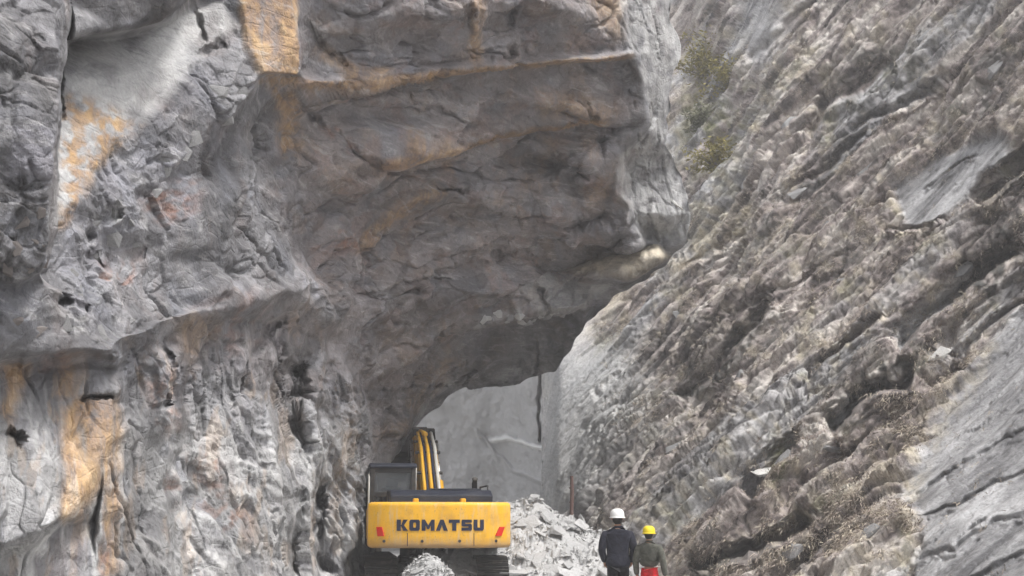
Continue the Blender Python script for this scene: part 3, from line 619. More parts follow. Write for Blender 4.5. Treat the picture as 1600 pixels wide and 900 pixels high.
    h += slab * (0.035 * ridged(np.stack([S * 0.2, T, U * 0.6], 1), 2.0, 3, 0.6, 39) + 0.04 * c2)
    streak = 0.5 + 0.34 * fbm(np.stack([S * 0.14, tw, U * 0.8], 1), 1.5, 5, 0.68, 29)
    Wp = relax(Wp + N * (h * calm)[:, None], X, Y, (NR, NC), 1, 0.03, 0.12)
    n1 = fbm(q, 1 / 70, 4, 0.55, 8); n2 = fbm(q, 1 / 24, 3, 0.6, 40); cl = lambda v: np.clip(v, 0, 1)
    A = {'streak': cl(streak), 'rock': cl(np.maximum(slab * 0.95, smooth(0.15, 0.55, fbm(ST, 0.30, 3, 0.5, 21)) * 0.8))}
    tan = region(x, y, [(1040, 440), (1090, 330), (1170, 310), (1200, 345), (1120, 390), (1060, 430)], 16) * cl(0.8 + n2)
    tan = np.maximum(tan, 0.6 * region(x, y, [(930, 520), (955, 450), (1000, 430), (980, 480)], 14)); tan = np.maximum(tan, 0.75 * region(x, y, [(1370, 720), (1440, 660), (1520, 540), (1560, 540), (1440, 720), (1430, 830), (1400, 830)], 20) * cl(0.6 + n2 * 1.5))
    tan = np.maximum(tan, 0.55 * region(x, y, [(1160, 830), (1250, 770), (1330, 760), (1400, 800), (1380, 900), (1200, 900)], 30) * cl(0.5 + n2 * 1.8))
    tan = np.maximum(tan, cl(0.5 * n1 + 0.7 * n2) * (1 - slab)); A['tan'] = cl(tan)
    A['green'] = cl(np.maximum(region(x, y, [(1070, 60), (1170, 90), (1170, 180), (1140, 280), (1080, 280)], 26) * cl(0.5 + n2 * 1.5), cl(n1 - 0.25) * 1.2) * (1 - slab))
    A['dust'] = cl(np.maximum(region(x, y, [(830, 480), (900, 535), (985, 540), (1030, 620), (980, 700), (940, 780), (830, 830)], 50) * 1.0, 0.5 * region(x, y, [(940, 600), (1080, 640), (1060, 740), (920, 780)], 45) * cl(0.6 + n1)))  # pale tint stands in for airborne dust haze near the recess
    drk = np.maximum(region(x, y, [(1270, 210), (1290, 150), (1350, 80), (1480, 60), (1420, 170), (1330, 200)], 26) * cl(0.3 + 1.6 * n2), region(x, y, [(1480, 180), (1600, 60), (1600, 140), (1540, 200)], 24) * cl(0.2 + 1.4 * n2))  # darker patches, several along the rock steps
    drk = np.maximum(drk, region(x, y, [(1540, 330), (1600, 240), (1640, 330), (1560, 470), (1490, 500), (1500, 440)], 22) * cl(0.5 + 1.3 * n2)); drk = np.maximum(drk, stroke(x, y, [(1290, 670), (1370, 610), (1425, 570), (1460, 500)], 42, 0.7) * cl(0.45 + 1.5 * n2))
    drk = np.maximum(drk, stroke(x, y, [(1060, 630), (1130, 580), (1190, 500)], 26) * cl(0.4 + n2)); drk = np.maximum(drk, 0.7 * stroke(x, y, [(1100, 895), (1210, 850)], 26)); A['lichen'] = cl(drk * (1 - 0.6 * slab))
    G = Wp.reshape(NR, NC, 3)
    K = 14; tk = (np.arange(K, 0, -1) / K) ** 1.5
    lft = np.stack([G[:, 0] + np.array([0.3, 14, 0]) * t for t in tk], 1); rgt = np.stack([G[:, -1] + np.array([7.0, -24, 0]) * t for t in tk[::-1]], 1)
    G = np.concatenate([lft, G, rgt], 1)
    top = np.stack([G[0] + np.array([3, 16, 26.0]) * t + 0.8 * fbm(G[0] + 9 * t, 0.3, 3)[:, None] for t in tk], 0); G = np.concatenate([top, G], 0)
    o = grid_object('hillside', G, HILL, {k: np.pad(v.reshape(NR, NC), ((K, 0), (K, K)), mode='edge') for k, v in A.items()})
    tag(o, 'steep brown hillside of slanting rock strata and dry grass', 'hillside', kind='structure')
    return o, (X, Y, Wp, N), A, (es, et, en)
hill, HS, HA, (HE, HT, HN) = build_hill()

# ================================================================== far wall at the end of the cutting
def build_far():
    NR, NC = 260, 320; px = np.linspace(420, 905, NC); py = np.linspace(430, 890, NR); X, Y = [a.reshape(-1) for a in np.meshgrid(px, py)]
    D = 60 - 4.0 * smooth(760, 900, X) - 0.012 * (760 - Y); q = np.stack([X, Y, X * 0], 1)
    x = X + 4 * fbm(q, 1 / 30, 3); y = Y + 4 * fbm(q, 1 / 30, 3, 0.5, 9)
    D += 1.6 * stroke(x, y, [(872, 560), (866, 640), (858, 690)], 7, 0.9) + 1.2 * stroke(x, y, [(862, 690), (866, 730), (858, 800)], 6, 0.9) + 0.9 * stroke(x, y, [(846, 575), (842, 650), (846, 690)], 4, 0.9)
    D -= 0.5 * stroke(x, y, [(768, 686), (800, 686), (830, 694), (856, 706), (884, 718), (915, 750)], 5, 0.9) + 0.2 * stroke(x, y, [(745, 672), (770, 700), (800, 732), (850, 756)], 5, 0.9)
    Wp = P(X, Y, D); c1, _, _ = cells(Wp, 0.22, 1.0, 5.0); c2, _, _ = cells(Wp, 0.7, 1.0, 8.0)
    Wp[:, 1] += 0.7 * fbm(Wp, 0.12, 6, 0.6) + 0.9 * facets(Wp, 0.16, 3.0) + 0.35 * facets(Wp, 0.5, 9.0) + 0.05 * c2
    A = {'pale': np.clip(0.75 + 0.4 * fbm(q, 1 / 50, 4), 0, 1), 'ledge': stroke(x, y, [(768, 686), (800, 686), (830, 694), (856, 706), (884, 718), (915, 750)], 5.5, 0.5) + 0.6 * stroke(x, y, [(850, 585), (848, 650)], 4),
         'lichen': 0.8 * stroke(x, y, [(874, 560), (868, 640), (858, 690)], 7) + 0.6 * stroke(x, y, [(862, 690), (866, 730), (858, 800)], 6)}  # darker along the grooves
    m = Mat('hazy_far_rock'); n1 = m.noise(0.16, 8, 0.6, 0.4); n2 = m.noise(0.9, 7, 0.65)
    c = m.mix(n1, (0.40, 0.395, 0.398), (0.60, 0.595, 0.598)); c = m.mix(m.grey(n2, 0.3, 0.5, 0.35, 0), c, (0.2, 0.195, 0.19))  # raised pale base also stands in for dust haze in the recess
    c = m.mix(m.attr('ledge'), c, (0.85, 0.845, 0.83)); c = m.mix(m.attr('lichen'), c, (0.10, 0.10, 0.11)); m.colour(c); m.bump(n2, 0.6, 0.3)
    o = grid_object('far_cliff', Wp.reshape(NR, NC, 3), m.m, {k: v.reshape(NR, NC) for k, v in A.items()})
    tag(o, 'dusty, haze-paled grey rock face beyond the tunnel mouth', 'cliff', kind='structure')
build_far()

# ================================================================== road and ground
def ground():
    m = Mat('crushed_rock_ground'); n1 = m.noise(0.6, 8, 0.65); n2 = m.noise(9, 6, 0.7)
    c = m.mix(n1, (0.30, 0.295, 0.285), (0.52, 0.515, 0.50)); c = m.mix(m.grey(n2, 0.3, 0.5, 0.5, 0), c, (0.16, 0.155, 0.15)); m.colour(c); m.bump(n2, 0.8, 0.06)
    xs = np.r_[np.linspace(-70, -12, 14), np.linspace(-11, 11, 130), np.linspace(12, 70, 14)]; ys = np.r_[np.linspace(-65, -6, 12), np.linspace(-5, 70, 280), np.linspace(72, 130, 16)]
    X, Y = np.meshgrid(xs, ys); p = np.stack([X.reshape(-1), Y.reshape(-1), 0 * X.reshape(-1)], 1)
    near = np.abs(p[:, 0]) < 11.5
    z = (0.10 * fbm(p, 0.4, 4) + 0.05 * fbm(p, 2.2, 3)) * near
    p[:, 2] = z; o = grid_object('road', p.reshape(X.shape + (3,)), m.m, flip=True)
    tag(o, 'pale crushed rock road under the overhang', 'road', kind='structure')
ground()
# ================================================================== small mesh helpers
def mesh_obj(name, bm, material, parent=None, smooth_=False, loc=None):
    me = bpy.data.meshes.new(name); bmesh.ops.recalc_face_normals(bm, faces=bm.faces); bm.to_mesh(me); bm.free()
    if material is not None: me.materials.append(material)
    if smooth_: me.polygons.foreach_set('use_smooth', [True] * len(me.polygons))
    o = bpy.data.objects.new(name, me); COL.objects.link(o)
    if parent is not None: o.parent = parent
    if loc is not None: o.location = loc
    return o

def inst(name, me, parent, loc, rot=(0, 0, 0), sc=(1, 1, 1)):
    o = bpy.data.objects.new(name, me); COL.objects.link(o); o.parent = parent; o.location = loc; o.rotation_euler = rot; o.scale = sc; return o

def box(bm, c, size, bev=0.02, rot=None, seg=2):
    t = bmesh.new(); bmesh.ops.create_cube(t, size=1.0); bmesh.ops.scale(t, vec=size, verts=t.verts)
    if bev > 0: bmesh.ops.bevel(t, geom=list(t.edges), offset=bev, segments=seg, affect='EDGES', profile=0.5)
    M = Matrix.Translation(c) @ (rot.to_4x4() if rot else Matrix.Identity(4)); bmesh.ops.transform(t, matrix=M, verts=t.verts)
    add(bm, t)

def add(bm, t):
    me = bpy.data.meshes.new('tmp'); t.to_mesh(me); t.free(); bm.from_mesh(me); bpy.data.meshes.remove(me)

def prism(bm, poly, axis, lo, hi, bev=0.0, seg=2):
    """polygon in the two other axes, extruded along axis ('x' -> (y,z), 'y' -> (x,z), 'z' -> (x,y))"""
    t = bmesh.new()
    def mk(u, v, d): return {'x': (d, u, v), 'y': (u, d, v), 'z': (u, v, d)}[axis]
    a = [t.verts.new(mk(u, v, lo)) for u, v in poly]; b = [t.verts.new(mk(u, v, hi)) for u, v in poly]; n = len(poly)
    t.faces.new(a); t.faces.new(b[::-1])
    for i in range(n): t.faces.new((a[i], b[i], b[(i + 1) % n], a[(i + 1) % n]))
    bmesh.ops.recalc_face_normals(t, faces=t.faces)
    if bev > 0: bmesh.ops.bevel(t, geom=list(t.edges), offset=bev, segments=seg, affect='EDGES', profile=0.5)
    add(bm, t)

def tube(bm, pts, rad, n=10, cap=True):
    pts = [Vector(p) for p in pts]; rad = rad if isinstance(rad, (list, tuple)) else [rad] * len(pts); rings = []
    for i, p in enumerate(pts):
        d = (pts[min(i + 1, len(pts) - 1)] - pts[max(i - 1, 0)]).normalized()
        a = d.cross(Vector((0, 0, 1)) if abs(d.z) < 0.9 else Vector((1, 0, 0))).normalized(); b = d.cross(a)
        rings.append([bm.verts.new(p + (a * math.cos(k * 2 * math.pi / n) + b * math.sin(k * 2 * math.pi / n)) * rad[i]) for k in range(n)])
    for r, q in zip(rings[:-1], rings[1:]):
        for k in range(n): bm.faces.new((r[k], r[(k + 1) % n], q[(k + 1) % n], q[k]))
    if cap: bm.faces.new(rings[0][::-1]); bm.faces.new(rings[-1])

def rock_mesh(name, seed, mats, n=16, flat=(1, 1, 0.5), sub=0):
    r = random.Random(seed); bm = bmesh.new()
    for _ in range(n):
        v = Vector((r.uniform(-1, 1), r.uniform(-1, 1), r.uniform(-1, 1)))
        if v.length > 1.25: v = v.normalized() * 1.25
        bm.verts.new((v.x * flat[0] * 0.5, v.y * flat[1] * 0.5, v.z * flat[2] * 0.5))
    g = bmesh.ops.convex_hull(bm, input=bm.verts); bmesh.ops.delete(bm, geom=[v for v in bm.verts if not v.link_faces], context='VERTS')
    me = bpy.data.meshes.new(name); bmesh.ops.recalc_face_normals(bm, faces=bm.faces); bm.to_mesh(me); bm.free(); me.materials.append(mats); return me

# ================================================================== rubble
def stone_material(name, a, b):
    m = Mat(name); oi = m.n('ShaderNodeObjectInfo'); n1 = m.noise(4, 7, 0.7); n2 = m.noise(22, 5, 0.7)
    c = m.mix(n1, a, b); c = m.mix(m.grey(oi.outputs['Random'], 0, 1, 0, 0.45), c, m.mix(n2, tuple(x * 0.5 for x in a), a))
    c = m.mix(m.grey(n2, 0.3, 0.5, 0.4, 0), c, (0.15, 0.145, 0.14)); m.colour(c); m.bump(m.math('ADD', n1, n2), 0.6, 0.05); return m.m
STONE = stone_material('broken_pale_stone', (0.38, 0.38, 0.38), (0.62, 0.615, 0.61))
GREYSTONE = stone_material('grey_outcrop_stone', (0.20, 0.20, 0.205), (0.42, 0.415, 0.41))
WHITESTONE = stone_material('whitish_stone', (0.55, 0.54, 0.52), (0.78, 0.77, 0.74))
BROWNSTONE = stone_material('brown_grey_stone', (0.13, 0.115, 0.11), (0.30, 0.27, 0.255))

def heap(name, label, cx, cy, x0, x1, y0, y1, hfun, count, size, seed, stuff):
    root = empty(name, (cx, cy, 0)); tag(root, label, 'rubble')
    nx, ny = 110, 90; X, Y = np.meshgrid(np.linspace(x0, x1, nx), np.linspace(y0, y1, ny)); p = np.stack([X.reshape(-1), Y.reshape(-1), 0 * X.reshape(-1)], 1)
    H = np.array([hfun(a, b) for a, b in p[:, :2]]); c, _, _ = cells(p, 3.0, 1.0, 2.0); c2, _, _ = cells(p, 8.0, 1.0, 7.0)
    p[:, 2] = np.where(H > 0.0, H - 0.06 + 0.10 * c + 0.05 * c2, -0.25)
    o = grid_object('gravel_core', (p - np.array([cx, cy, 0])).reshape(ny, nx, 3), STONE, flip=True); o.parent = root
    o.data.polygons.foreach_set('use_smooth', np.zeros(len(o.data.polygons), bool))
    r = random.Random(seed); ms = [rock_mesh('stone', seed * 50 + k, STONE, 14, (1, r.uniform(0.4, 0.75), r.uniform(0.10, 0.28))) for k in range(14)]
    k = 0; tries = 0
    while k < count and tries < count * 20:
        tries += 1; x, y = r.uniform(x0, x1), r.uniform(y0, y1); z = hfun(x, y)
        if z < 0.08: continue
        s = size * (0.4 + r.random() ** 2.0 * 1.5); e = 0.1
        nrm = Vector((hfun(x - e, y) - hfun(x + e, y), hfun(x, y - e) - hfun(x, y + e), 2 * e)).normalized()
        qt = nrm.to_track_quat('Z', 'Y') @ Matrix.Rotation(r.gauss(0.15, 0.4), 3, 'Z').to_quaternion() @ Matrix.Rotation(r.gauss(0.05, 0.28), 3, 'X').to_quaternion() @ Matrix.Rotation(r.gauss(0.0, 0.28), 3, 'Y').to_quaternion()
        inst('stone', ms[r.randrange(14)], root, (x - cx, y - cy, z + 0.02), qt.to_euler(), (s, s, s)); k += 1
    # pebbles too small to pick apart
    bm = bmesh.new()
    for _ in range(stuff):
        x, y = r.uniform(x0, x1), r.uniform(y0, y1); z = hfun(x, y)
        if z < 0.05: continue
        s = r.uniform(0.02, 0.07); R3 = Matrix.Rotation(r.uniform(0, 6.3), 4, Vector((r.gauss(0, 1), r.gauss(0, 1), r.gauss(0, 1))).normalized())
        vs_ = [bm.verts.new(Vector((x - cx, y - cy, z + 0.02)) + (R3 @ Vector(v)) * s * r.uniform(0.7, 1.3)) for v in ((1, 0, 0), (-0.6, 0.8, 0), (-0.6, -0.8, 0), (0.1, 0, 0.6))]
        for f in ((0, 1, 2), (0, 1, 3), (1, 2, 3), (0, 2, 3)): bm.faces.new([vs_[i] for i in f])
    o = mesh_obj('pebbles', bm, STONE, root); o['kind'] = 'stuff'
    return root

def h_pile(x, y):
    top = 2.02 - 0.12 * max(0, x) - 0.10 * max(0, x) ** 2 + 0.10 * math.sin(x * 3.1) + 0.06 * math.sin(x * 7 + y * 2)
    f = min(1.0, (y - 23.7) / 3.6) if y < 27.3 else max(0, 1 - (y - 27.3) / 5.0)
    side = min(1, max(0, (3.1 - x) / 0.9)) * min(1, max(0, (x + 3.2) / 1.6))
    return max(0, top) * max(0, f) * side
heap('rubble_pile', 'heap of pale broken slabs piled beside the yellow excavator', 0.8, 27.0, -2.2, 3.1, 23.4, 30.5, h_pile, 295, 0.40, 3, 2600)
def h_mound(x, y):
    dx, dy = (x + 1.49) / 0.78, (y - 22.5) / 0.75; return 0.97 * max(0, 1 - (dx * dx + dy * dy) ** 0.9)
heap('gravel_heap', 'small pale heap of crushed stone right behind the excavator', -1.49, 22.5, -2.4, -0.6, 21.6, 23.4, h_mound, 60, 0.16, 5, 900)

# ================================================================== excavator
YEL = wear('weathered_yellow_paint', (0.74, 0.40, 0.025), 0.5, (0.42, 0.29, 0.15), 0.7, 2.6)
BLK = wear('black_letter_paint', (0.016, 0.020, 0.045), 0.5, (0.10, 0.10, 0.11), 0.2, 6)
NAVY = wear('dark_hood_paint', (0.022, 0.026, 0.040), 0.30, (0.10, 0.10, 0.11), 0.35, 2.5)
STEEL = wear('dirty_dark_steel', (0.035, 0.033, 0.032), 0.6, (0.16, 0.14, 0.12), 0.55, 4.0)
CHROME = wear('bright_steel', (0.55, 0.55, 0.56), 0.22, (0.3, 0.28, 0.25), 0.2, 5.0, metal=0.9)
RED = wear('red_reflector', (0.62, 0.03, 0.015), 0.25, (0.35, 0.05, 0.03), 0.2, 9)
PALEBAR = wear('pale_rail_paint', (0.55, 0.54, 0.50), 0.5, (0.3, 0.28, 0.25), 0.3, 6)
GLASS = Mat('cab_glass'); GLASS.colour((0.10, 0.11, 0.12)); GLASS.rough(0.06); GLASS.b.inputs['Alpha'].default_value = 0.45; GLASS.b.inputs['Specular IOR Level'].default_value = 0.9; GLASS = GLASS.m
CW = Mat('counterweight_paint')
_n = CW.noise(2.0, 7, 0.65); _n2 = CW.noise(14, 5, 0.7); _sp = CW.n('ShaderNodeSeparateXYZ'); CW.link(CW.co, _sp.inputs[0])
_c = CW.mix(CW.grey(_n2, 0.35, 0.7, 0, 0.2), (0.80, 0.43, 0.025), (0.58, 0.29, 0.05))
_low = CW.grey(CW.math('ADD', _sp.outputs[2], CW.math('MULTIPLY', _n, 0.35)), 1.27, 1.46, 0.85, 0.0)
_dn = CW.noise(1.0, 6, 0.7, 0.4, CW.scaled(9, 9, 1.2)); _c = CW.mix(CW.grey(_dn, 0.48, 0.68, 0, 0.6), _c, (0.56, 0.46, 0.32)); _c = CW.mix(CW.grey(CW.noise(30, 3, 0.6), 0.62, 0.70, 0, 0.6), _c, (0.25, 0.16, 0.09)); _c = CW.mix(_low, _c, (0.33, 0.22, 0.13)); _c = CW.mix(CW.grey(_n, 0.5, 0.72, 0, 0.7), _c, (0.42, 0.22, 0.06)); CW.colour(_c)
CW.b.inputs['Roughness'].default_value = 0.42; CW.bump(_n2, 0.1, 0.01); CW = CW.m

YAW = RAD(8)
ex = empty('excavator', (-1.70, 26.30, 0.0), YAW); tag(ex, 'yellow tracked excavator seen from behind, working under the overhang', 'excavator')
# counterweight: curved back, rounded edges
bm = bmesh.new(); HW = 1.345
arc = [(HW * t, -2.72 + 0.30 * abs(t) ** 3.2) for t in np.linspace(-1, 1, 25)]
prism(bm, arc + [(HW, -1.75), (-HW, -1.75)], 'z', 1.08, 1.93, 0.0)
bmesh.ops.remove_doubles(bm, verts=bm.verts, dist=0.0005)
hor = [e for e in bm.edges if abs(e.verts[0].co.z - e.verts[1].co.z) < 1e-4 and len(e.link_faces) == 2 and e.calc_face_angle(0) > 0.5]
bmesh.ops.bevel(bm, geom=hor, offset=0.085, segments=5, affect='EDGES', profile=0.55)
cw = mesh_obj('counterweight', bm, CW, ex, True)
cw['label'] = 'rounded yellow counterweight with black lettering'
md = cw.modifiers.new('edge', 'EDGE_SPLIT'); md.split_angle = RAD(40)
def back_y(x): return -2.72 + 0.30 * abs(x / HW) ** 3.2
# lettering on the back: heavy hand-drawn capitals, unit height 1
LET = {'K': [[(0, 0), (.38, 0), (.38, 1), (0, 1)], [(.38, .40), (.60, 1), (1.04, 1), (.68, .5), (1.07, 0), (.62, 0), (.38, .5)]],
 'O': 'ring', 'M': [[(0, 0), (.36, 0), (.36, .48), (.52, .14), (.70, .14), (.86, .48), (.86, 0), (1.22, 0), (1.22, 1), (.92, 1), (.61, .5), (.30, 1), (0, 1)]],
 'A': [[(-.05, 0), (.34, 0), (.52, .52), (.70, 0), (1.09, 0), (.68, 1), (.36, 1)]],
 'T': [[(.28, 0), (.68, 0), (.68, .70), (1.0, .70), (1.0, 1), (-.04, 1), (-.04, .70), (.28, .70)]],
 'S': [[(0, 0), (.92, 0), (1.0, .1), (1.0, .52), (.92, .62), (.34, .62), (.34, .72), (.98, .72), (.98, 1), (.08, 1), (0, .92), (0, .48), (.08, .38), (.66, .38), (.66, .28), (0, .28)]],
 'U': [[(0, .14), (.12, 0), (.88, 0), (1, .14), (1, 1), (.64, 1), (.64, .28), (.36, .28), (.36, 1), (0, 1)]]}
lh, lw, gap = 0.205, 0.196, 0.034; x = -0.82
for ch in 'KOMATSU':
    wd = {'M': 1.22, 'A': 1.05}.get(ch, 1.0) * lw; bm = bmesh.new(); xm = x + wd / 2
    if LET[ch] == 'ring':
        out = [(0.12, 0), (.88, 0), (1, .14), (1, .86), (.88, 1), (.12, 1), (0, .86), (0, .14)]; inn = [(.42, .28), (.58, .28), (.63, .36), (.63, .64), (.58, .72), (.42, .72), (.37, .64), (.37, .36)]
        for i in range(8):
            j = (i + 1) % 8; prism(bm, [(u * lw - wd / 2, v * lh) for u, v in (out[i], out[j], inn[j], inn[i])], 'y', -0.012, 0.02)
        bmesh.ops.remove_doubles(bm, verts=bm.verts, dist=0.0004)
    else:
        for pl in LET[ch]: prism(bm, [(u * lw - wd / 2, v * lh) for u, v in pl], 'y', -0.012 - 0.001 * len(bm.verts) / 20, 0.02)
    o = mesh_obj('letter', bm, BLK, cw, False, (xm, back_y(xm), 1.40)); o.rotation_euler = (0, 0, math.atan2(back_y(xm + .05) - back_y(xm - .05), .1))
    x += wd + gap
for sx in (-1, 1):
    bm = bmesh.new(); prism(bm, [(-0.075 - 0.03 * sx, 0), (0.06 - 0.03 * sx, 0), (0.075 + 0.03 * sx, 0.17), (-0.04 + 0.03 * sx, 0.17)], 'y', -0.012, 0.05, 0.004, 1)
    xm = sx * 1.13; o = mesh_obj('reflector', bm, RED, cw, False, (xm, back_y(xm) - 0.012, 1.30)); o.rotation_euler = (0, 0, math.atan2(back_y(xm + .05) - back_y(xm - .05), .1))
for sx in (-0.45, 0.45):      # lifting eyes on the counterweight
    bm = bmesh.new(); box(bm, (sx, -2.25, 1.95), (0.10, 0.22, 0.10), 0.02); mesh_obj('lifting_eye', bm, YEL, cw)
for sx in (-0.62, 0.62):
    bm = bmesh.new(); prism(bm, [(sx - 0.006, 1.12), (sx + 0.006, 1.12), (sx + 0.006, 1.36), (sx - 0.006, 1.36)], 'y', back_y(sx) - 0.004, back_y(sx) + 0.03); mesh_obj('seam', bm, BLK, cw)
for sx in (-1.05, -0.35, 0.35, 1.05):
    bm = bmesh.new(); tube(bm, [(sx, back_y(sx) - 0.014, 1.21), (sx, back_y(sx) + 0.02, 1.21)], 0.028, 10); mesh_obj('bolt', bm, STEEL, cw)
# deck, side doors, hood
bm = bmesh.new(); box(bm, (0, -0.2, 1.16), (2.66, 3.3, 0.16), 0.03); box(bm, (0.1, 0.9, 1.1), (0.9, 1.8, 0.22), 0.03); mesh_obj('deck', bm, STEEL, ex)
bm = bmesh.new(); box(bm, (0.86, -0.55, 1.55), (0.98, 2.2, 0.66), 0.05); mesh_obj('side_housing', bm, YEL, ex)
bm = bmesh.new(); box(bm, (-0.86, -1.15, 1.52), (0.96, 1.1, 0.62), 0.05); mesh_obj('side_housing', bm, YEL, ex)
bm = bmesh.new(); prism(bm, [(-2.0, 1.80), (-0.2, 1.80), (-0.2, 2.12), (-0.45, 2.19), (-1.75, 2.17), (-2.0, 2.08)], 'x', -0.92, 1.06, 0.035)
hood = mesh_obj('engine_hood', bm, NAVY, ex, False)
for yy in (-1.7, -1.35, -1.0, -0.65):
    bm = bmesh.new(); box(bm, (0.35, yy, 2.185), (1.0, 0.12, 0.035), 0.012); mesh_obj('vent_cover', bm, NAVY, hood)
bm = bmesh.new(); tube(bm, [(0.78, -1.3, 2.1), (0.78, -1.3, 2.32), (0.78, -1.36, 2.40)], [0.055, 0.055, 0.06], 14); mesh_obj('exhaust_pipe', bm, STEEL, ex, True)
bm = bmesh.new(); tube(bm, [(1.02, -0.2, 1.9), (1.02, -0.2, 2.26), (1.02, -1.5, 2.26), (1.02, -1.5, 1.9)], 0.018, 8); mesh_obj('handrail', bm, STEEL, ex, True)
bm = bmesh.new(); tube(bm, [(-0.30, 0.2, 1.9), (-0.30, 0.2, 2.72), (-0.30, 0.75, 2.72)], 0.024, 8); mesh_obj('handrail', bm, PALEBAR, ex, True)
bm = bmesh.new(); tube(bm, [(-1.30, -0.62, 1.3), (-1.30, -0.62, 2.45), (-1.30, -0.42, 2.5)], 0.02, 8); mesh_obj('handrail', bm, PALEBAR, ex, True)
# cab: frame posts, roof, panels, panes
x0, x1, y0, y1, z0, z1 = -1.27, -0.33, -0.35, 1.55, 1.22, 2.70
bm = bmesh.new()
for (px_, py_, lean) in ((x0 + .05, y0 + .05, 0), (x1 - .05, y0 + .05, 0), (x0 + .05, y1 - .05, -.12), (x1 - .05, y1 - .05, -.12), (x0 + .04, 0.55, 0)):
    prism(bm, [(px_ - .05, py_ - .05), (px_ + .05, py_ - .05), (px_ + .05, py_ + .05), (px_ - .05, py_ + .05)], 'z', z0, z1 - 0.05, 0.012)
box(bm, ((x0 + x1) / 2, (y0 + y1) / 2, 1.50), (x1 - x0 - 0.012, y1 - y0 - 0.012, 0.55), 0.03)
box(bm, ((x0 + x1) / 2, y0 + .05, 2.11), (x1 - x0 - 0.05, 0.07, 0.10), 0.01); box(bm, ((x0 + x1) / 2, y0 + .05, 2.60), (x1 - x0 - 0.05, 0.07, 0.10), 0.01)
cabo = mesh_obj('cab', bm, STEEL, ex)
bm = bmesh.new(); prism(bm, [(y0 - 0.03, z1 - .06), (y1 + .02, z1 - .06), (y1 - .06, z1 + .03), (y0 + 0.1, z1 + .05), (y0 - .02, z1 + .01)], 'x', x0 - .02, x1 + .02, 0.03); mesh_obj('roof', bm, NAVY, cabo)
bm = bmesh.new(); box(bm, ((x0 + x1) / 2, y0 + .05, 2.35), (x1 - x0 - 0.2, 0.012, 0.42), 0); mesh_obj('rear_pane', bm, GLASS, cabo)
bm = bmesh.new(); box(bm, (x0 + .05, 0.10, 2.18), (0.012, 0.72, 0.80), 0); mesh_obj('side_pane', bm, GLASS, cabo)
bm = bmesh.new(); box(bm, (x0 + .05, 1.02, 2.18), (0.012, 0.80, 0.80), 0); mesh_obj('side_pane', bm, GLASS, cabo)
bm = bmesh.new(); box(bm, (x1 - .05, 0.58, 2.18), (0.012, 1.55, 0.80), 0); mesh_obj('side_pane', bm, GLASS, cabo)
bm = bmesh.new(); box(bm, ((x0 + x1) / 2, y1 - .05, 2.18), (x1 - x0 - 0.2, 0.012, 0.85), 0); mesh_obj('front_pane', bm, GLASS, cabo)
bm = bmesh.new(); box(bm, (-0.80, 0.22, 1.95), (0.46, 0.14, 0.62), 0.05); box(bm, (-0.80, 0.20, 2.36), (0.26, 0.10, 0.20), 0.04); box(bm, (-0.80, 0.48, 1.72), (0.5, 0.5, 0.14), 0.04); mesh_obj('seat', bm, BLK, cabo)
# boom, lift cylinders, arm, bucket
bm = bmesh.new()
boom_prof = [(0.25, 1.55), (0.62, 1.52), (2.3, 2.65), (3.4, 3.0), (4.7, 3.1), (4.8, 3.4), (4.3, 3.55), (3.2, 3.55), (2.0, 3.14), (0.3, 1.95)]
prism(bm, boom_prof, 'x', -0.15, 0.29, 0.02); boom = mesh_obj('boom', bm, YEL, ex)
for sx in (-0.22, 0.36):
    bm = bmesh.new(); tube(bm, [(sx, 0.75, 1.32), (sx, 2.05, 2.42)], 0.082, 14); lc = mesh_obj('lift_cylinder', bm, YEL, boom, True)
    bm = bmesh.new(); tube(bm, [(sx, 2.0, 2.38), (sx, 3.3, 3.42)], 0.045, 12); mesh_obj('cylinder_rod', bm, CHROME, boom, True)
    bm = bmesh.new(); tube(bm, [(sx * 0.28 + 0.05, 0.4, 2.04), (sx * 0.28 + 0.05, 2.0, 3.19), (sx * 0.28 + 0.05, 3.2, 3.59)], 0.03, 8); mesh_obj('hydraulic_hose', bm, BLK, boom, True)
for sx, mt_ in ((-0.08, YEL), (0.07, YEL), (0.23, PALEBAR)):
    bm = bmesh.new(); tube(bm, [(sx, 0.35, 2.05), (sx, 2.0, 3.20), (sx, 3.2, 3.60)], 0.042, 10); mesh_obj('hydraulic_pipe', bm, mt_, boom, True)
for yy, zz in ((1.2, 2.50), (1.9, 2.98), (2.6, 3.26)):
    bm = bmesh.new(); box(bm, (0.07, yy, zz + 0.10), (0.56, 0.06, 0.05), 0.01, Matrix.Rotation(RAD(38), 3, 'X')); mesh_obj('hose_clamp', bm, STEEL, boom)
bm = bmesh.new(); tube(bm, [(0.07, 2.9, 3.55), (0.07, 4.6, 3.72)], 0.07, 12); mesh_obj('arm_cylinder', bm, YEL, boom, True)
bm = bmesh.new(); prism(bm, [(4.4, 3.80), (4.7, 3.85), (6.6, 3.35), (6.6, 3.08), (4.75, 3.12), (4.45, 3.3)], 'x', -0.11, 0.25, 0.02); arm = mesh_obj('arm', bm, STEEL, ex)  # arm coloured dark for its dirt and for the shade on it
bm = bmesh.new(); prism(bm, [(6.4, 3.30), (6.55, 3.62), (6.95, 3.98), (7.35, 3.95), (7.6, 3.5), (7.5, 2.95), (7.1, 2.62), (6.75, 2.55), (7.0, 2.95), (7.0, 3.25), (6.7, 3.2)], 'x', -0.58, 0.62, 0.03); mesh_obj('bucket', bm, STEEL, ex)
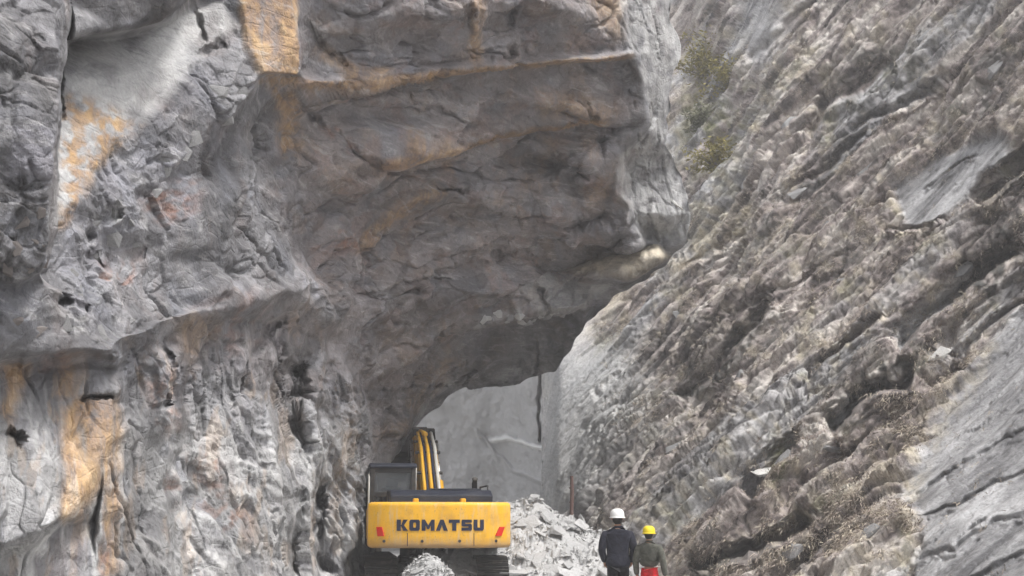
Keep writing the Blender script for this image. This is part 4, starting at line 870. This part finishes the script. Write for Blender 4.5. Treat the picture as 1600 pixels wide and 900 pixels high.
# undercarriage
bm = bmesh.new(); tube(bm, [(0, 0, 0.86), (0, 0, 1.08)], 0.62, 28); mesh_obj('turntable', bm, STEEL, ex, True)
bm = bmesh.new(); box(bm, (0, 0, 0.72), (1.3, 1.1, 0.30), 0.05)
for sx in (-1, 1):
    for sy in (-1, 1): box(bm, (sx * 0.55, sy * 0.62, 0.62), (0.75, 0.30, 0.26), 0.04, Matrix.Rotation(sx * sy * RAD(38), 3, 'Z'))
mesh_obj('carbody', bm, STEEL, ex)
bm = bmesh.new(); box(bm, (0, 0, 0), (0.62, 0.178, 0.028), 0.004, None, 1)
for k in (-0.06, 0.0, 0.06): box(bm, (0, k, 0.028), (0.62, 0.018, 0.04), 0.004, None, 1)
shoe_me = bpy.data.meshes.new('track_shoe'); bm.to_mesh(shoe_me); bm.free(); shoe_me.materials.append(STEEL)
rr, hl = 0.40, 1.62; per = 4 * hl + 2 * math.pi * rr; ns = 46
for sx in (-1.07, 1.07):
    bm = bmesh.new(); box(bm, (sx, 0, 0.47), (0.34, 3.1, 0.34), 0.04)
    for k in range(7): tube(bm, [(sx - 0.19, -1.2 + k * 0.4, 0.22), (sx + 0.19, -1.2 + k * 0.4, 0.22)], 0.11, 12)
    for k in (-0.6, 0.6): tube(bm, [(sx - 0.12, k, 0.76), (sx + 0.12, k, 0.76)], 0.07, 10)
    tr = mesh_obj('track', bm, STEEL, ex)
    for yy, nm in ((-hl, 'sprocket'), (hl, 'idler_wheel')):
        bm = bmesh.new(); tube(bm, [(sx - 0.14, yy, 0.46), (sx - 0.05, yy, 0.46), (sx + 0.05, yy, 0.46), (sx + 0.14, yy, 0.46)], [0.30, 0.36, 0.36, 0.30], 22); mesh_obj(nm, bm, STEEL, tr)
    for k in range(ns):
        d = per * k / ns
        if d < 2 * hl: y, z, a = -hl + d, 0.46 + rr, 0.0
        elif d < 2 * hl + math.pi * rr: t = (d - 2 * hl) / rr; y, z, a = hl + rr * math.sin(t), 0.46 + rr * math.cos(t), -t
        elif d < 4 * hl + math.pi * rr: y, z, a = hl - (d - 2 * hl - math.pi * rr), 0.46 - rr, math.pi
        else: t = (d - 4 * hl - math.pi * rr) / rr; y, z, a = -hl - rr * math.sin(t), 0.46 - rr * math.cos(t), math.pi - t
        inst('track_shoe', shoe_me, tr, (sx, y, z), (a, 0, 0))

# ================================================================== people
def cloth(name, col, sc=14.0):
    m = Mat(name); n1 = m.noise(sc, 6, 0.6, 0.5); n2 = m.noise(120, 2); c = m.mix(m.grey(n1, 0.3, 0.7), tuple(x * 0.6 for x in col), tuple(min(1, x * 1.25) for x in col)); m.colour(c)
    m.bump(m.math('ADD', n1, m.math('MULTIPLY', n2, 0.2)), 0.6, 0.03); m.rough(0.9); return m.m
SKIN = wear('skin', (0.36, 0.20, 0.13), 0.5, (0.30, 0.16, 0.10), 0.3, 8); HAIR = wear('dark_hair', (0.02, 0.016, 0.014), 0.6, (0.03, 0.025, 0.02), 0.2, 20)
BOOT = wear('dusty_boot', (0.05, 0.04, 0.035), 0.7, (0.3, 0.28, 0.25), 0.5, 9)

def skinned(name, pts, edges, material, parent, root=0, sub=2, extra=None):
    me = bpy.data.meshes.new(name); me.from_pydata([p[0] for p in pts], edges, []); o = bpy.data.objects.new(name, me); COL.objects.link(o)
    sk = o.modifiers.new('skin', 'SKIN'); sk.use_smooth_shade = True; sk.branch_smoothing = 0.4
    for v, p in zip(me.skin_vertices[0].data, pts): v.radius = p[1]
    me.skin_vertices[0].data[root].use_root = True
    sb = o.modifiers.new('sub', 'SUBSURF'); sb.levels = sub; sb.render_levels = sub
    dg = bpy.context.evaluated_depsgraph_get(); new = bpy.data.meshes.new_from_object(o.evaluated_get(dg)); o.modifiers.clear()
    bm = bmesh.new(); bm.from_mesh(new); bpy.data.meshes.remove(new)
    if extra: extra(bm)
    bm.to_mesh(me); bm.free()
    me.materials.clear(); me.materials.append(material); me.polygons.foreach_set('use_smooth', [True] * len(me.polygons)); me.update(); o.parent = parent
    return o

def person(loc, rz, H, jacket, trousers, helmet_mat, label, arms, bulk=1.0, stride=0.05, hem=0.78, waist=1.0):
    root = empty('person', loc, rz); tag(root, label, 'person', 'people watching the excavator'); s = H / 1.75; b = bulk * s
    def p(x, y, z, rx, ry=None): return ((x * s, y * s, z * s), (rx * s, (ry or rx) * s))
    # joints: torso, head, legs, arms
    sh, hz = 0.19, 0.93
    J = [p(0, 0, hz, .10, .08), p(0, 0, 1.12, .10, .08), p(0, -.01, 1.32, .11, .08), p(0, -.01, 1.45, .075, .07), p(0, 0.0, 1.50, .055), p(0, .01, 1.57, .06)]
    E = [(0, 1), (1, 2), (2, 3), (3, 4), (4, 5)]
    for sx in (-1, 1):
        n = len(J); st = stride * sx
        J += [p(sx * .10, 0, .86, .085), p(sx * .105, st + .01, .48, .058), p(sx * .11, st - .01, .10, .042), p(sx * .12, st + .13, .04, .035)]
        E += [(0, n), (n, n + 1), (n + 1, n + 2), (n + 2, n + 3)]
        n = len(J); e, wst = arms[0 if sx < 0 else 1]
        J += [p(sx * sh * .92, -.01, 1.39, .045), p(*e, .036), p(*wst, .028)]; E += [(2, n), (n, n + 1), (n + 1, n + 2)]
    def head_hands(bm):
        t = bmesh.new(); bmesh.ops.create_uvsphere(t, u_segments=24, v_segments=16, radius=1)
        for v in t.verts:
            c = v.co; k = 1 - 0.22 * max(0, -c.z); y = c.y * (1.0 + 0.08 * max(0, c.z))
            v.co = Vector((c.x * .077 * k, y * .098 * (1 - 0.12 * max(0, -c.z)) + .012, c.z * .118)) * s + Vector((0, .015, 1.63)) * s
        add(bm, t)
        tube(bm, [Vector((0, .105, 1.65)) * s, Vector((0, .128, 1.615)) * s, Vector((0, .112, 1.60)) * s], [.010 * s, .017 * s, .012 * s], 8)          # nose
        tube(bm, [Vector((-.026, .108, 1.568)) * s, Vector((0, .114, 1.566)) * s, Vector((.026, .108, 1.568)) * s], [.004 * s, .009 * s, .004 * s], 8)   # mouth
        for sx in (-1, 1):
            tube(bm, [Vector((sx * .076, .0, 1.605)) * s, Vector((sx * .086, -.005, 1.63)) * s, Vector((sx * .080, .0, 1.655)) * s], [.010 * s, .017 * s, .010 * s], 8)  # ears
            tube(bm, [Vector((sx * .030, .098, 1.645)) * s, Vector((sx * .030, .108, 1.645)) * s], [.014 * s, .008 * s], 8)                                             # eyes
            e, wst = [Vector(q) * s for q in arms[0 if sx < 0 else 1]]; d = (wst - e).normalized(); fw = Vector((0, 1, 0)); fw = (fw - d * fw.dot(d)).normalized(); nb = d.cross(fw).normalized()
            inn = nb if nb.x * sx < 0 else -nb
            tube(bm, [wst - d * .01 * s, wst + d * .04 * s, wst + d * .085 * s], [.024 * s, .033 * s, .030 * s], 10)
            for k, ln in enumerate((.070, .080, .076, .060)):
                b0 = wst + d * .082 * s + fw * (0.027 - .018 * k) * s
                tube(bm, [b0, b0 + (d * .5 + inn * .10) * ln * s, b0 + (d * .85 + inn * .38) * ln * s], [.0095 * s, .0088 * s, .007 * s], 7)
            b0 = wst + d * .03 * s + fw * .022 * s; tube(bm, [b0, b0 + (fw * .03 + d * .025) * s, b0 + (fw * .036 + d * .055 + inn * .01) * s], [.011 * s, .0105 * s, .008 * s], 7)
    skinned('body', J, E, SKIN, root, 0, 2, head_hands)
    # jacket
    JJ = [p(0, 0, hem, .205 * bulk, .155), p(0, 0, hem + .15, .20 * bulk, .15), p(0, -.01, 1.20, .20 * bulk, .145), p(0, -.02, 1.36, .185 * bulk, .135), p(0, -.01, 1.47, .095, .09), p(0, 0, 1.515, .072, .07)]
    EE = [(0, 1), (1, 2), (2, 3), (3, 4), (4, 5)]
    for sx in (-1, 1):
        n = len(JJ); e, wst = [Vector(q) for q in arms[0 if sx < 0 else 1]]; m1 = Vector((sx * (sh + .015), -.01, 1.39)); mid = m1.lerp(e, .5); fm = e.lerp(wst, .55)
        JJ += [p(*m1, .092), p(*mid, .084), p(*e, .068), p(*fm, .062), p(*wst, .050)]; EE += [(3, n)] + [(n + i, n + i + 1) for i in range(4)]
    skinned('jacket', JJ, EE, jacket, root, 2, 2)
    TT = [p(0, 0, waist, .165, .125)]; TE = []
    for sx in (-1, 1):
        n = len(TT); st = stride * sx
        TT += [p(sx * .085, 0, .82, .112, .112), p(sx * .10, st + .01, .50, .082), p(sx * .11, st - .01, .22, .072), p(sx * .11, st - .01, .09, .075)]; TE += [(0, n)] + [(n + i, n + i + 1) for i in range(3)]
    skinned('trousers', TT, TE, trousers, root, 0, 2)
    for sx in (-1, 1):
        st = stride * sx; bm = bmesh.new()
        tube(bm, [Vector((sx * .11, st - .075, .055)) * s, Vector((sx * .112, st, .06)) * s, Vector((sx * .118, st + .10, .048)) * s, Vector((sx * .122, st + .19, .036)) * s], [.040 * s, .055 * s, .046 * s, .028 * s], 10)
        tube(bm, [Vector((sx * .11, st - .01, .05)) * s, Vector((sx * .11, st - .01, .17)) * s], [.055 * s, .056 * s], 10); mesh_obj('boot', bm, BOOT, root, True)
    # hair below the helmet, helmet with brim and ridge
    bm = bmesh.new(); t = bmesh.new(); bmesh.ops.create_uvsphere(t, u_segments=20, v_segments=12, radius=1)
    for v in t.verts: v.co = Vector((v.co.x * .083, v.co.y * .088 - .012, v.co.z * .105)) * s + Vector((0, .005, 1.63)) * s
    add(bm, t); mesh_obj('hair', bm, HAIR, root, True)
    bm = bmesh.new(); n = 28; rings = []
    prof = [(0.99, -0.012), (1.0, 0.0), (1.0, .03), (.97, .065), (.86, .098), (.66, .122), (.38, .136), (.0, .141)]
    for rr_, zz in prof[:-1]: rings.append([bm.verts.new(Vector((math.cos(a) * .118 * rr_, math.sin(a) * .142 * rr_ + .01, 1.655 + zz)) * s) for a in [k * 2 * math.pi / n for k in range(n)]])
    for r_, q_ in zip(rings[:-1], rings[1:]):
        for k in range(n): bm.faces.new((r_[k], r_[(k + 1) % n], q_[(k + 1) % n], q_[k]))
    bm.faces.new(rings[-1]); hel = mesh_obj('helmet', bm, helmet_mat, root, True)
    bm = bmesh.new(); br = []
    for rr_, zz in ((1.0, .004), (1.0, -.010), (1.13, -.016), (1.13, -.006)):
        br.append([bm.verts.new(Vector((math.cos(a) * .118 * rr_, math.sin(a) * .142 * (rr_ + (0.28 * max(0, math.sin(a)) ** 2 if rr_ > 1.05 else 0)) + .01, 1.655 + zz)) * s) for a in [k * 2 * math.pi / n for k in range(n)]])
    for r_, q_ in zip(br, br[1:] + br[:1]):
        for k in range(n): bm.faces.new((r_[k], r_[(k + 1) % n], q_[(k + 1) % n], q_[k]))
    mesh_obj('brim', bm, helmet_mat, hel, True)
    return root
WH = wear('white_helmet_shell', (0.80, 0.80, 0.79), 0.35, (0.5, 0.47, 0.42), 0.25, 10); YH = wear('yellow_helmet_shell', (0.80, 0.62, 0.03), 0.35, (0.5, 0.40, 0.1), 0.25, 10)
a1 = (((-.265, -.05, 1.13), (-.215, .14, .93)), ((.265, -.04, 1.13), (.22, .14, .93)))
a2 = (((-.265, -.03, 1.13), (-.27, .04, .86)), ((.275, -.02, 1.12), (.30, .05, .85)))
person((1.715, 20.6, 0.02), RAD(-3), 1.725, cloth('navy_jacket_cloth', (0.022, 0.023, 0.035)), cloth('black_trouser_cloth', (0.014, 0.014, 0.016)), WH,
       'person in dark navy jacket and white helmet standing with back turned', a1, 1.12, 0.04, 0.80, 0.96)
person((2.195, 20.35, 0.02), RAD(-24), 1.46, cloth('olive_grey_jacket_cloth', (0.105, 0.105, 0.088)), cloth('red_trouser_cloth', (0.55, 0.02, 0.025)), YH,
       'shorter person in olive grey jacket, red trousers and yellow helmet', a2, 1.0, 0.03, 1.0, 1.12)

# ================================================================== post, shrubs, grass, loose rocks
WOOD = wear('reddish_post_wood', (0.17, 0.10, 0.085), 0.8, (0.3, 0.27, 0.25), 0.4, 6)
pt = P(893, 800, 33.0); bm = bmesh.new(); tube(bm, [(0, 0, -pt[2] * 0 - 1.6), (0.0, 0, 0), (0.02, 0, 0.5), (0.01, 0, 0.93)], [0.055, 0.052, 0.05, 0.046], 9)
for k in (0.25, 0.62): tube(bm, [(-0.056, 0, k), (0.062, 0.01, k + 0.01)], 0.02, 7)
po = mesh_obj('post', bm, WOOD, None, False, (pt[0], pt[1], pt[2])); tag(po, 'thin reddish brown post standing behind the rubble pile', 'post')

def leaf_material(name, a, b):
    m = Mat(name); n1 = m.noise(1.7, 5, 0.6); n2 = m.noise(9, 4, 0.6); c = m.mix(m.grey(n1, 0.35, 0.65), a, b); c = m.mix(m.grey(n2, 0.5, 0.7, 0, 0.5), c, tuple(min(1, x * 1.7) for x in b)); m.colour(c); return m.m
LEAF = leaf_material('olive_leaves', (0.13, 0.115, 0.035), (0.31, 0.27, 0.09)); LEAF2 = leaf_material('greygreen_leaves', (0.08, 0.085, 0.05), (0.20, 0.20, 0.12))
TWIG = wear('grey_twig_bark', (0.16, 0.14, 0.13), 0.9, (0.25, 0.24, 0.22), 0.3, 12)
def shrub(px, py, w_px, h_px, label, seed, leaf, dens=1500):
    p0, nrm = on_surface(HS, px, py); k = (p0.y) / F; W, Hh = w_px * k, h_px * k; r = random.Random(seed)
    root = empty('shrub', p0 - nrm * 0.15); tag(root, label, 'shrub', 'shrubs on the hillside'); out = (nrm * 0.6 + Vector((0, 0, 0.9))).normalized(); tips = []
    bm = bmesh.new()
    for _ in range(16):
        d = (out + Vector((r.gauss(0, .75), r.gauss(0, .4), r.gauss(0, .35)))).normalized(); L = Hh * r.uniform(.5, 1.0); pts = [Vector((0, 0, 0))]
        for j in range(4):
            d = (d + Vector((r.gauss(0, .22), r.gauss(0, .18), r.gauss(-.02, .2)))).normalized(); pts.append(pts[-1] + Vector((d.x * W / Hh * 0.75, d.y * 0.8, d.z)) * L / 4)
            tips.append(pts[-1].copy())
        tube(bm, pts, [.035, .028, .02, .013, .006], 5)
    mesh_obj('branch', bm, TWIG, root)
    bm = bmesh.new()
    for _ in range(dens):
        c = tips[r.randrange(len(tips))] + Vector((r.gauss(0, .14) * W * .5, r.gauss(0, .12) * Hh * .5, r.gauss(0, .13) * Hh * .5)); s_ = r.uniform(.06, .13)
        R3 = Matrix.Rotation(r.uniform(0, 6.28), 3, Vector((r.gauss(0, 1), r.gauss(0, 1), r.gauss(0, 1))).normalized())
        bm.faces.new([bm.verts.new(c + R3 @ Vector(q) * s_) for q in ((-1, 0, 0), (0, -.42, .1), (1.1, 0, 0), (0, .42, .1))])
    mesh_obj('foliage', bm, leaf, root)
shrub(1105, 122, 120, 85, 'olive green shrub spreading beside the upper edge of the overhang', 1, LEAF, 1500)
shrub(1146, 145, 80, 66, 'yellowish shrub growing on the rock face right of the olive shrub', 2, LEAF, 900)
shrub(1098, 200, 60, 55, 'sparse grey-green shrub below the olive shrub', 3, LEAF2, 900)
shrub(1125, 270, 90, 66, 'low green shrub just above the band of straw-coloured grass', 4, LEAF, 1200)

def grass():
    r = np.random.default_rng(5); X, Y, Wp, N = HS; wgt = (1 - 0.97 * HA['rock']) * (0.35 + HA['tan'] + 0.3 * HA['green']) * (1 - 0.8 * HA['dust']) * (1 - 0.8 * HA['lichen']) * (X > 930) * (Wp[:, 2] > 0.1)
    wgt = wgt * np.clip(0.15 + 1.6 * fbm(Wp, 0.8, 3, 0.6, 7), 0.02, 1) * (30 / Wp[:, 1]) ** -1.0; idx = r.choice(len(X), 26000, p=wgt / wgt.sum()); nb = 6
    base = np.repeat(Wp[idx], nb, 0); nn = np.repeat(N[idx], nb, 0); n = len(base)
    dn = np.array([-0.25, -0.3, -0.75]); L = r.uniform(0.06, 0.17, n) * np.repeat(r.uniform(0.6, 1.3, len(idx)), nb)
    d = nn * 0.75 + dn * r.uniform(0.1, 1.0, n)[:, None] + r.normal(0, 0.42, (n, 3)); d /= np.linalg.norm(d, axis=1)[:, None]
    side = np.cross(d, r.normal(size=(n, 3))); side /= np.linalg.norm(side, axis=1)[:, None]; wd = r.uniform(0.004, 0.010, n)[:, None]
    base = base + r.normal(0, 0.05, (n, 3)) - nn * 0.02; mid = base + d * (L * 0.6)[:, None]; tip = mid + (d + dn * 0.5) * (L * 0.45)[:, None]
    v = np.stack([base - side * wd, base + side * wd, mid + side * wd * 0.7, mid - side * wd * 0.7, tip], 1).reshape(-1, 3)
    me = bpy.data.meshes.new('dry_grass'); a = np.arange(n) * 5; f = [None]; tri = np.stack([a, a + 1, a + 2, a, a + 2, a + 3, a + 3, a + 2, a + 4], 1).reshape(-1, 3)
    me.vertices.add(len(v)); me.vertices.foreach_set('co', v.reshape(-1).astype(np.float32)); me.loops.add(tri.size); me.loops.foreach_set('vertex_index', tri.reshape(-1).astype(np.int32))
    me.polygons.add(len(tri)); me.polygons.foreach_set('loop_start', np.arange(0, tri.size, 3, dtype=np.int32)); me.update(calc_edges=True)
    tone = np.repeat(np.clip(r.normal(0.5, 0.22, len(idx)) + 0.35 * HA['tan'][idx] - 0.35 * HA['green'][idx], 0, 1), nb * 5); at = me.attributes.new('tone', 'FLOAT', 'POINT'); at.data.foreach_set('value', tone.astype(np.float32))
    m = Mat('dry_grass_blades'); m.colour(m.ramp(m.attr('tone'), [(0.0, (0.10, 0.095, 0.06)), (0.3, (0.24, 0.195, 0.17)), (0.6, (0.40, 0.345, 0.29)), (1.0, (0.58, 0.51, 0.40))])); me.materials.append(m.m)
    o = bpy.data.objects.new('dry_grass', me); COL.objects.link(o); tag(o, 'dry straw-coloured grass hanging on the hillside', 'grass', kind='stuff')
grass()

def embed(S, parent, name, px, py, w_px, seed, mat_, flat, tilt, sink=0.25, ncorner=18):
    p0, nrm = on_surface(S, px, py); k = p0.y / F; me = rock_mesh(name, seed, mat_, ncorner, flat); s_ = w_px * k
    q = nrm.to_track_quat('Z', 'Y'); o = inst(name, me, parent, p0 - nrm * (s_ * flat[2] * sink), (0, 0, 0), (s_, s_, s_)); o.rotation_mode = 'QUATERNION'
    o.rotation_quaternion = Matrix.Rotation(tilt, 3, nrm).to_quaternion() @ q; return o
r = random.Random(77)
# stones of the hillside that stand out one by one
for k, (px, py, wp, fl, mt) in enumerate([(1470, 556, 44, (1, .55, .3), WHITESTONE), (1200, 738, 66, (1, .34, .25), WHITESTONE), (1222, 722, 40, (1, .4, .3), GREYSTONE), (1345, 560, 34, (1, .7, .4), GREYSTONE),
        (1300, 700, 40, (1, .6, .4), GREYSTONE), (1120, 690, 30, (1, .6, .4), GREYSTONE), (1060, 705, 46, (1, .5, .35), GREYSTONE), (1290, 350, 36, (1, .5, .3), GREYSTONE), (1350, 270, 60, (1, .3, .25), GREYSTONE),
        (1250, 300, 50, (1, .3, .25), GREYSTONE), (1075, 500, 34, (1, .5, .4), GREYSTONE), (1160, 600, 40, (1, .45, .3), GREYSTONE), (1320, 440, 40, (1, .5, .3), GREYSTONE), (1500, 420, 50, (1, .45, .3), GREYSTONE),
        (1560, 110, 60, (1, .4, .3), GREYSTONE), (1450, 60, 50, (1, .5, .3), GREYSTONE), (1240, 200, 44, (1, .5, .3), GREYSTONE), (1300, 830, 44, (1, .6, .4), GREYSTONE), (1240, 870, 50, (1, .6, .4), GREYSTONE),
        (1370, 850, 40, (1, .6, .4), GREYSTONE), (1130, 800, 40, (1, .6, .4), BROWNSTONE), (1085, 850, 44, (1, .7, .5), BROWNSTONE), (1050, 780, 30, (1, .7, .5), BROWNSTONE), (1180, 880, 50, (1, .7, .5), BROWNSTONE)]):
    p0, nrm = on_surface(HS, px, py)
    o = embed(HS, hill, 'stone', px, py, wp, 300 + k, mt, fl, 0.0); X_ = Vector(HE); Z_ = (Vector(HN) + 0.25 * Vector((r.gauss(0, 1), r.gauss(0, 1), r.gauss(0, 1)))).normalized(); Y_ = Z_.cross(X_).normalized(); X_ = Y_.cross(Z_)
    o.rotation_quaternion = Matrix((X_, Y_, Z_)).transposed().to_quaternion()
# broken blocks along the cliff's band, the dark pillar foot and the far lip
spots = [(60 + 0, 330, 26), (30, 345, 30), (20, 385, 34), (55, 380, 30), (66, 410, 24), (10, 415, 30), (40, 420, 26), (160, 352, 30), (190, 372, 60), (215, 350, 40), (170, 395, 44), (232, 385, 30), (340, 150, 44), (300, 215, 46), (262, 262, 40), (225, 300, 44),
         (190, 330, 34), (380, 140, 36), (355, 185, 34), (120, 420, 40), (140, 450, 36), (105, 505, 40), (165, 520, 40), (225, 500, 36), (60, 520, 44), (15, 500, 36), (290, 240, 30), (250, 300, 26)]
for k, (px, py, wp) in enumerate(spots): embed(CS, cliff, 'rock_block', px, py, wp, 500 + k, BROWNSTONE if px < 80 else GREYSTONE, (1, .75, .6), r.uniform(0, 6.3), 0.30)
for k in range(16): embed(CS, cliff, 'rock_block', 742 + k * 9 + r.uniform(-3, 3), 494 - k * 0.5 + r.uniform(-5, 5), r.uniform(11, 20), 600 + k, STONE if k % 3 else GREYSTONE, (1, .7, .6), r.uniform(0, 6.3), 0.1)
o = embed(CS, cliff, 'rock_shard', 1056, 318, 46, 700, WHITESTONE, (1, .16, .14), 0.0, 0.0); o.rotation_quaternion = Matrix.Rotation(RAD(42), 3, 'Y').to_quaternion()
# ================================================================== dusty air
bm = bmesh.new(); lo, hi = Vector((-75, -70, -1.6)), Vector((75, 135, 78)); bmesh.ops.create_cube(bm, size=1.0)
for v in bm.verts: v.co = Vector([lo[i] + (v.co[i] + 0.5) * (hi[i] - lo[i]) for i in range(3)])
hm = bpy.data.materials.new('dusty_air'); hm.use_nodes = True; ht = hm.node_tree; ht.nodes.remove(ht.nodes['Principled BSDF']); pv = ht.nodes.new('ShaderNodeVolumePrincipled')
pv.inputs['Color'].default_value = (0.86, 0.86, 0.88, 1); pv.inputs['Density'].default_value = 0.0019; ht.links.new(pv.outputs[0], ht.nodes['Material Output'].inputs['Volume'])
hz = mesh_obj('haze', bm, hm); tag(hz, 'thin pale dusty haze hanging in the air of the gorge', 'haze', kind='stuff')
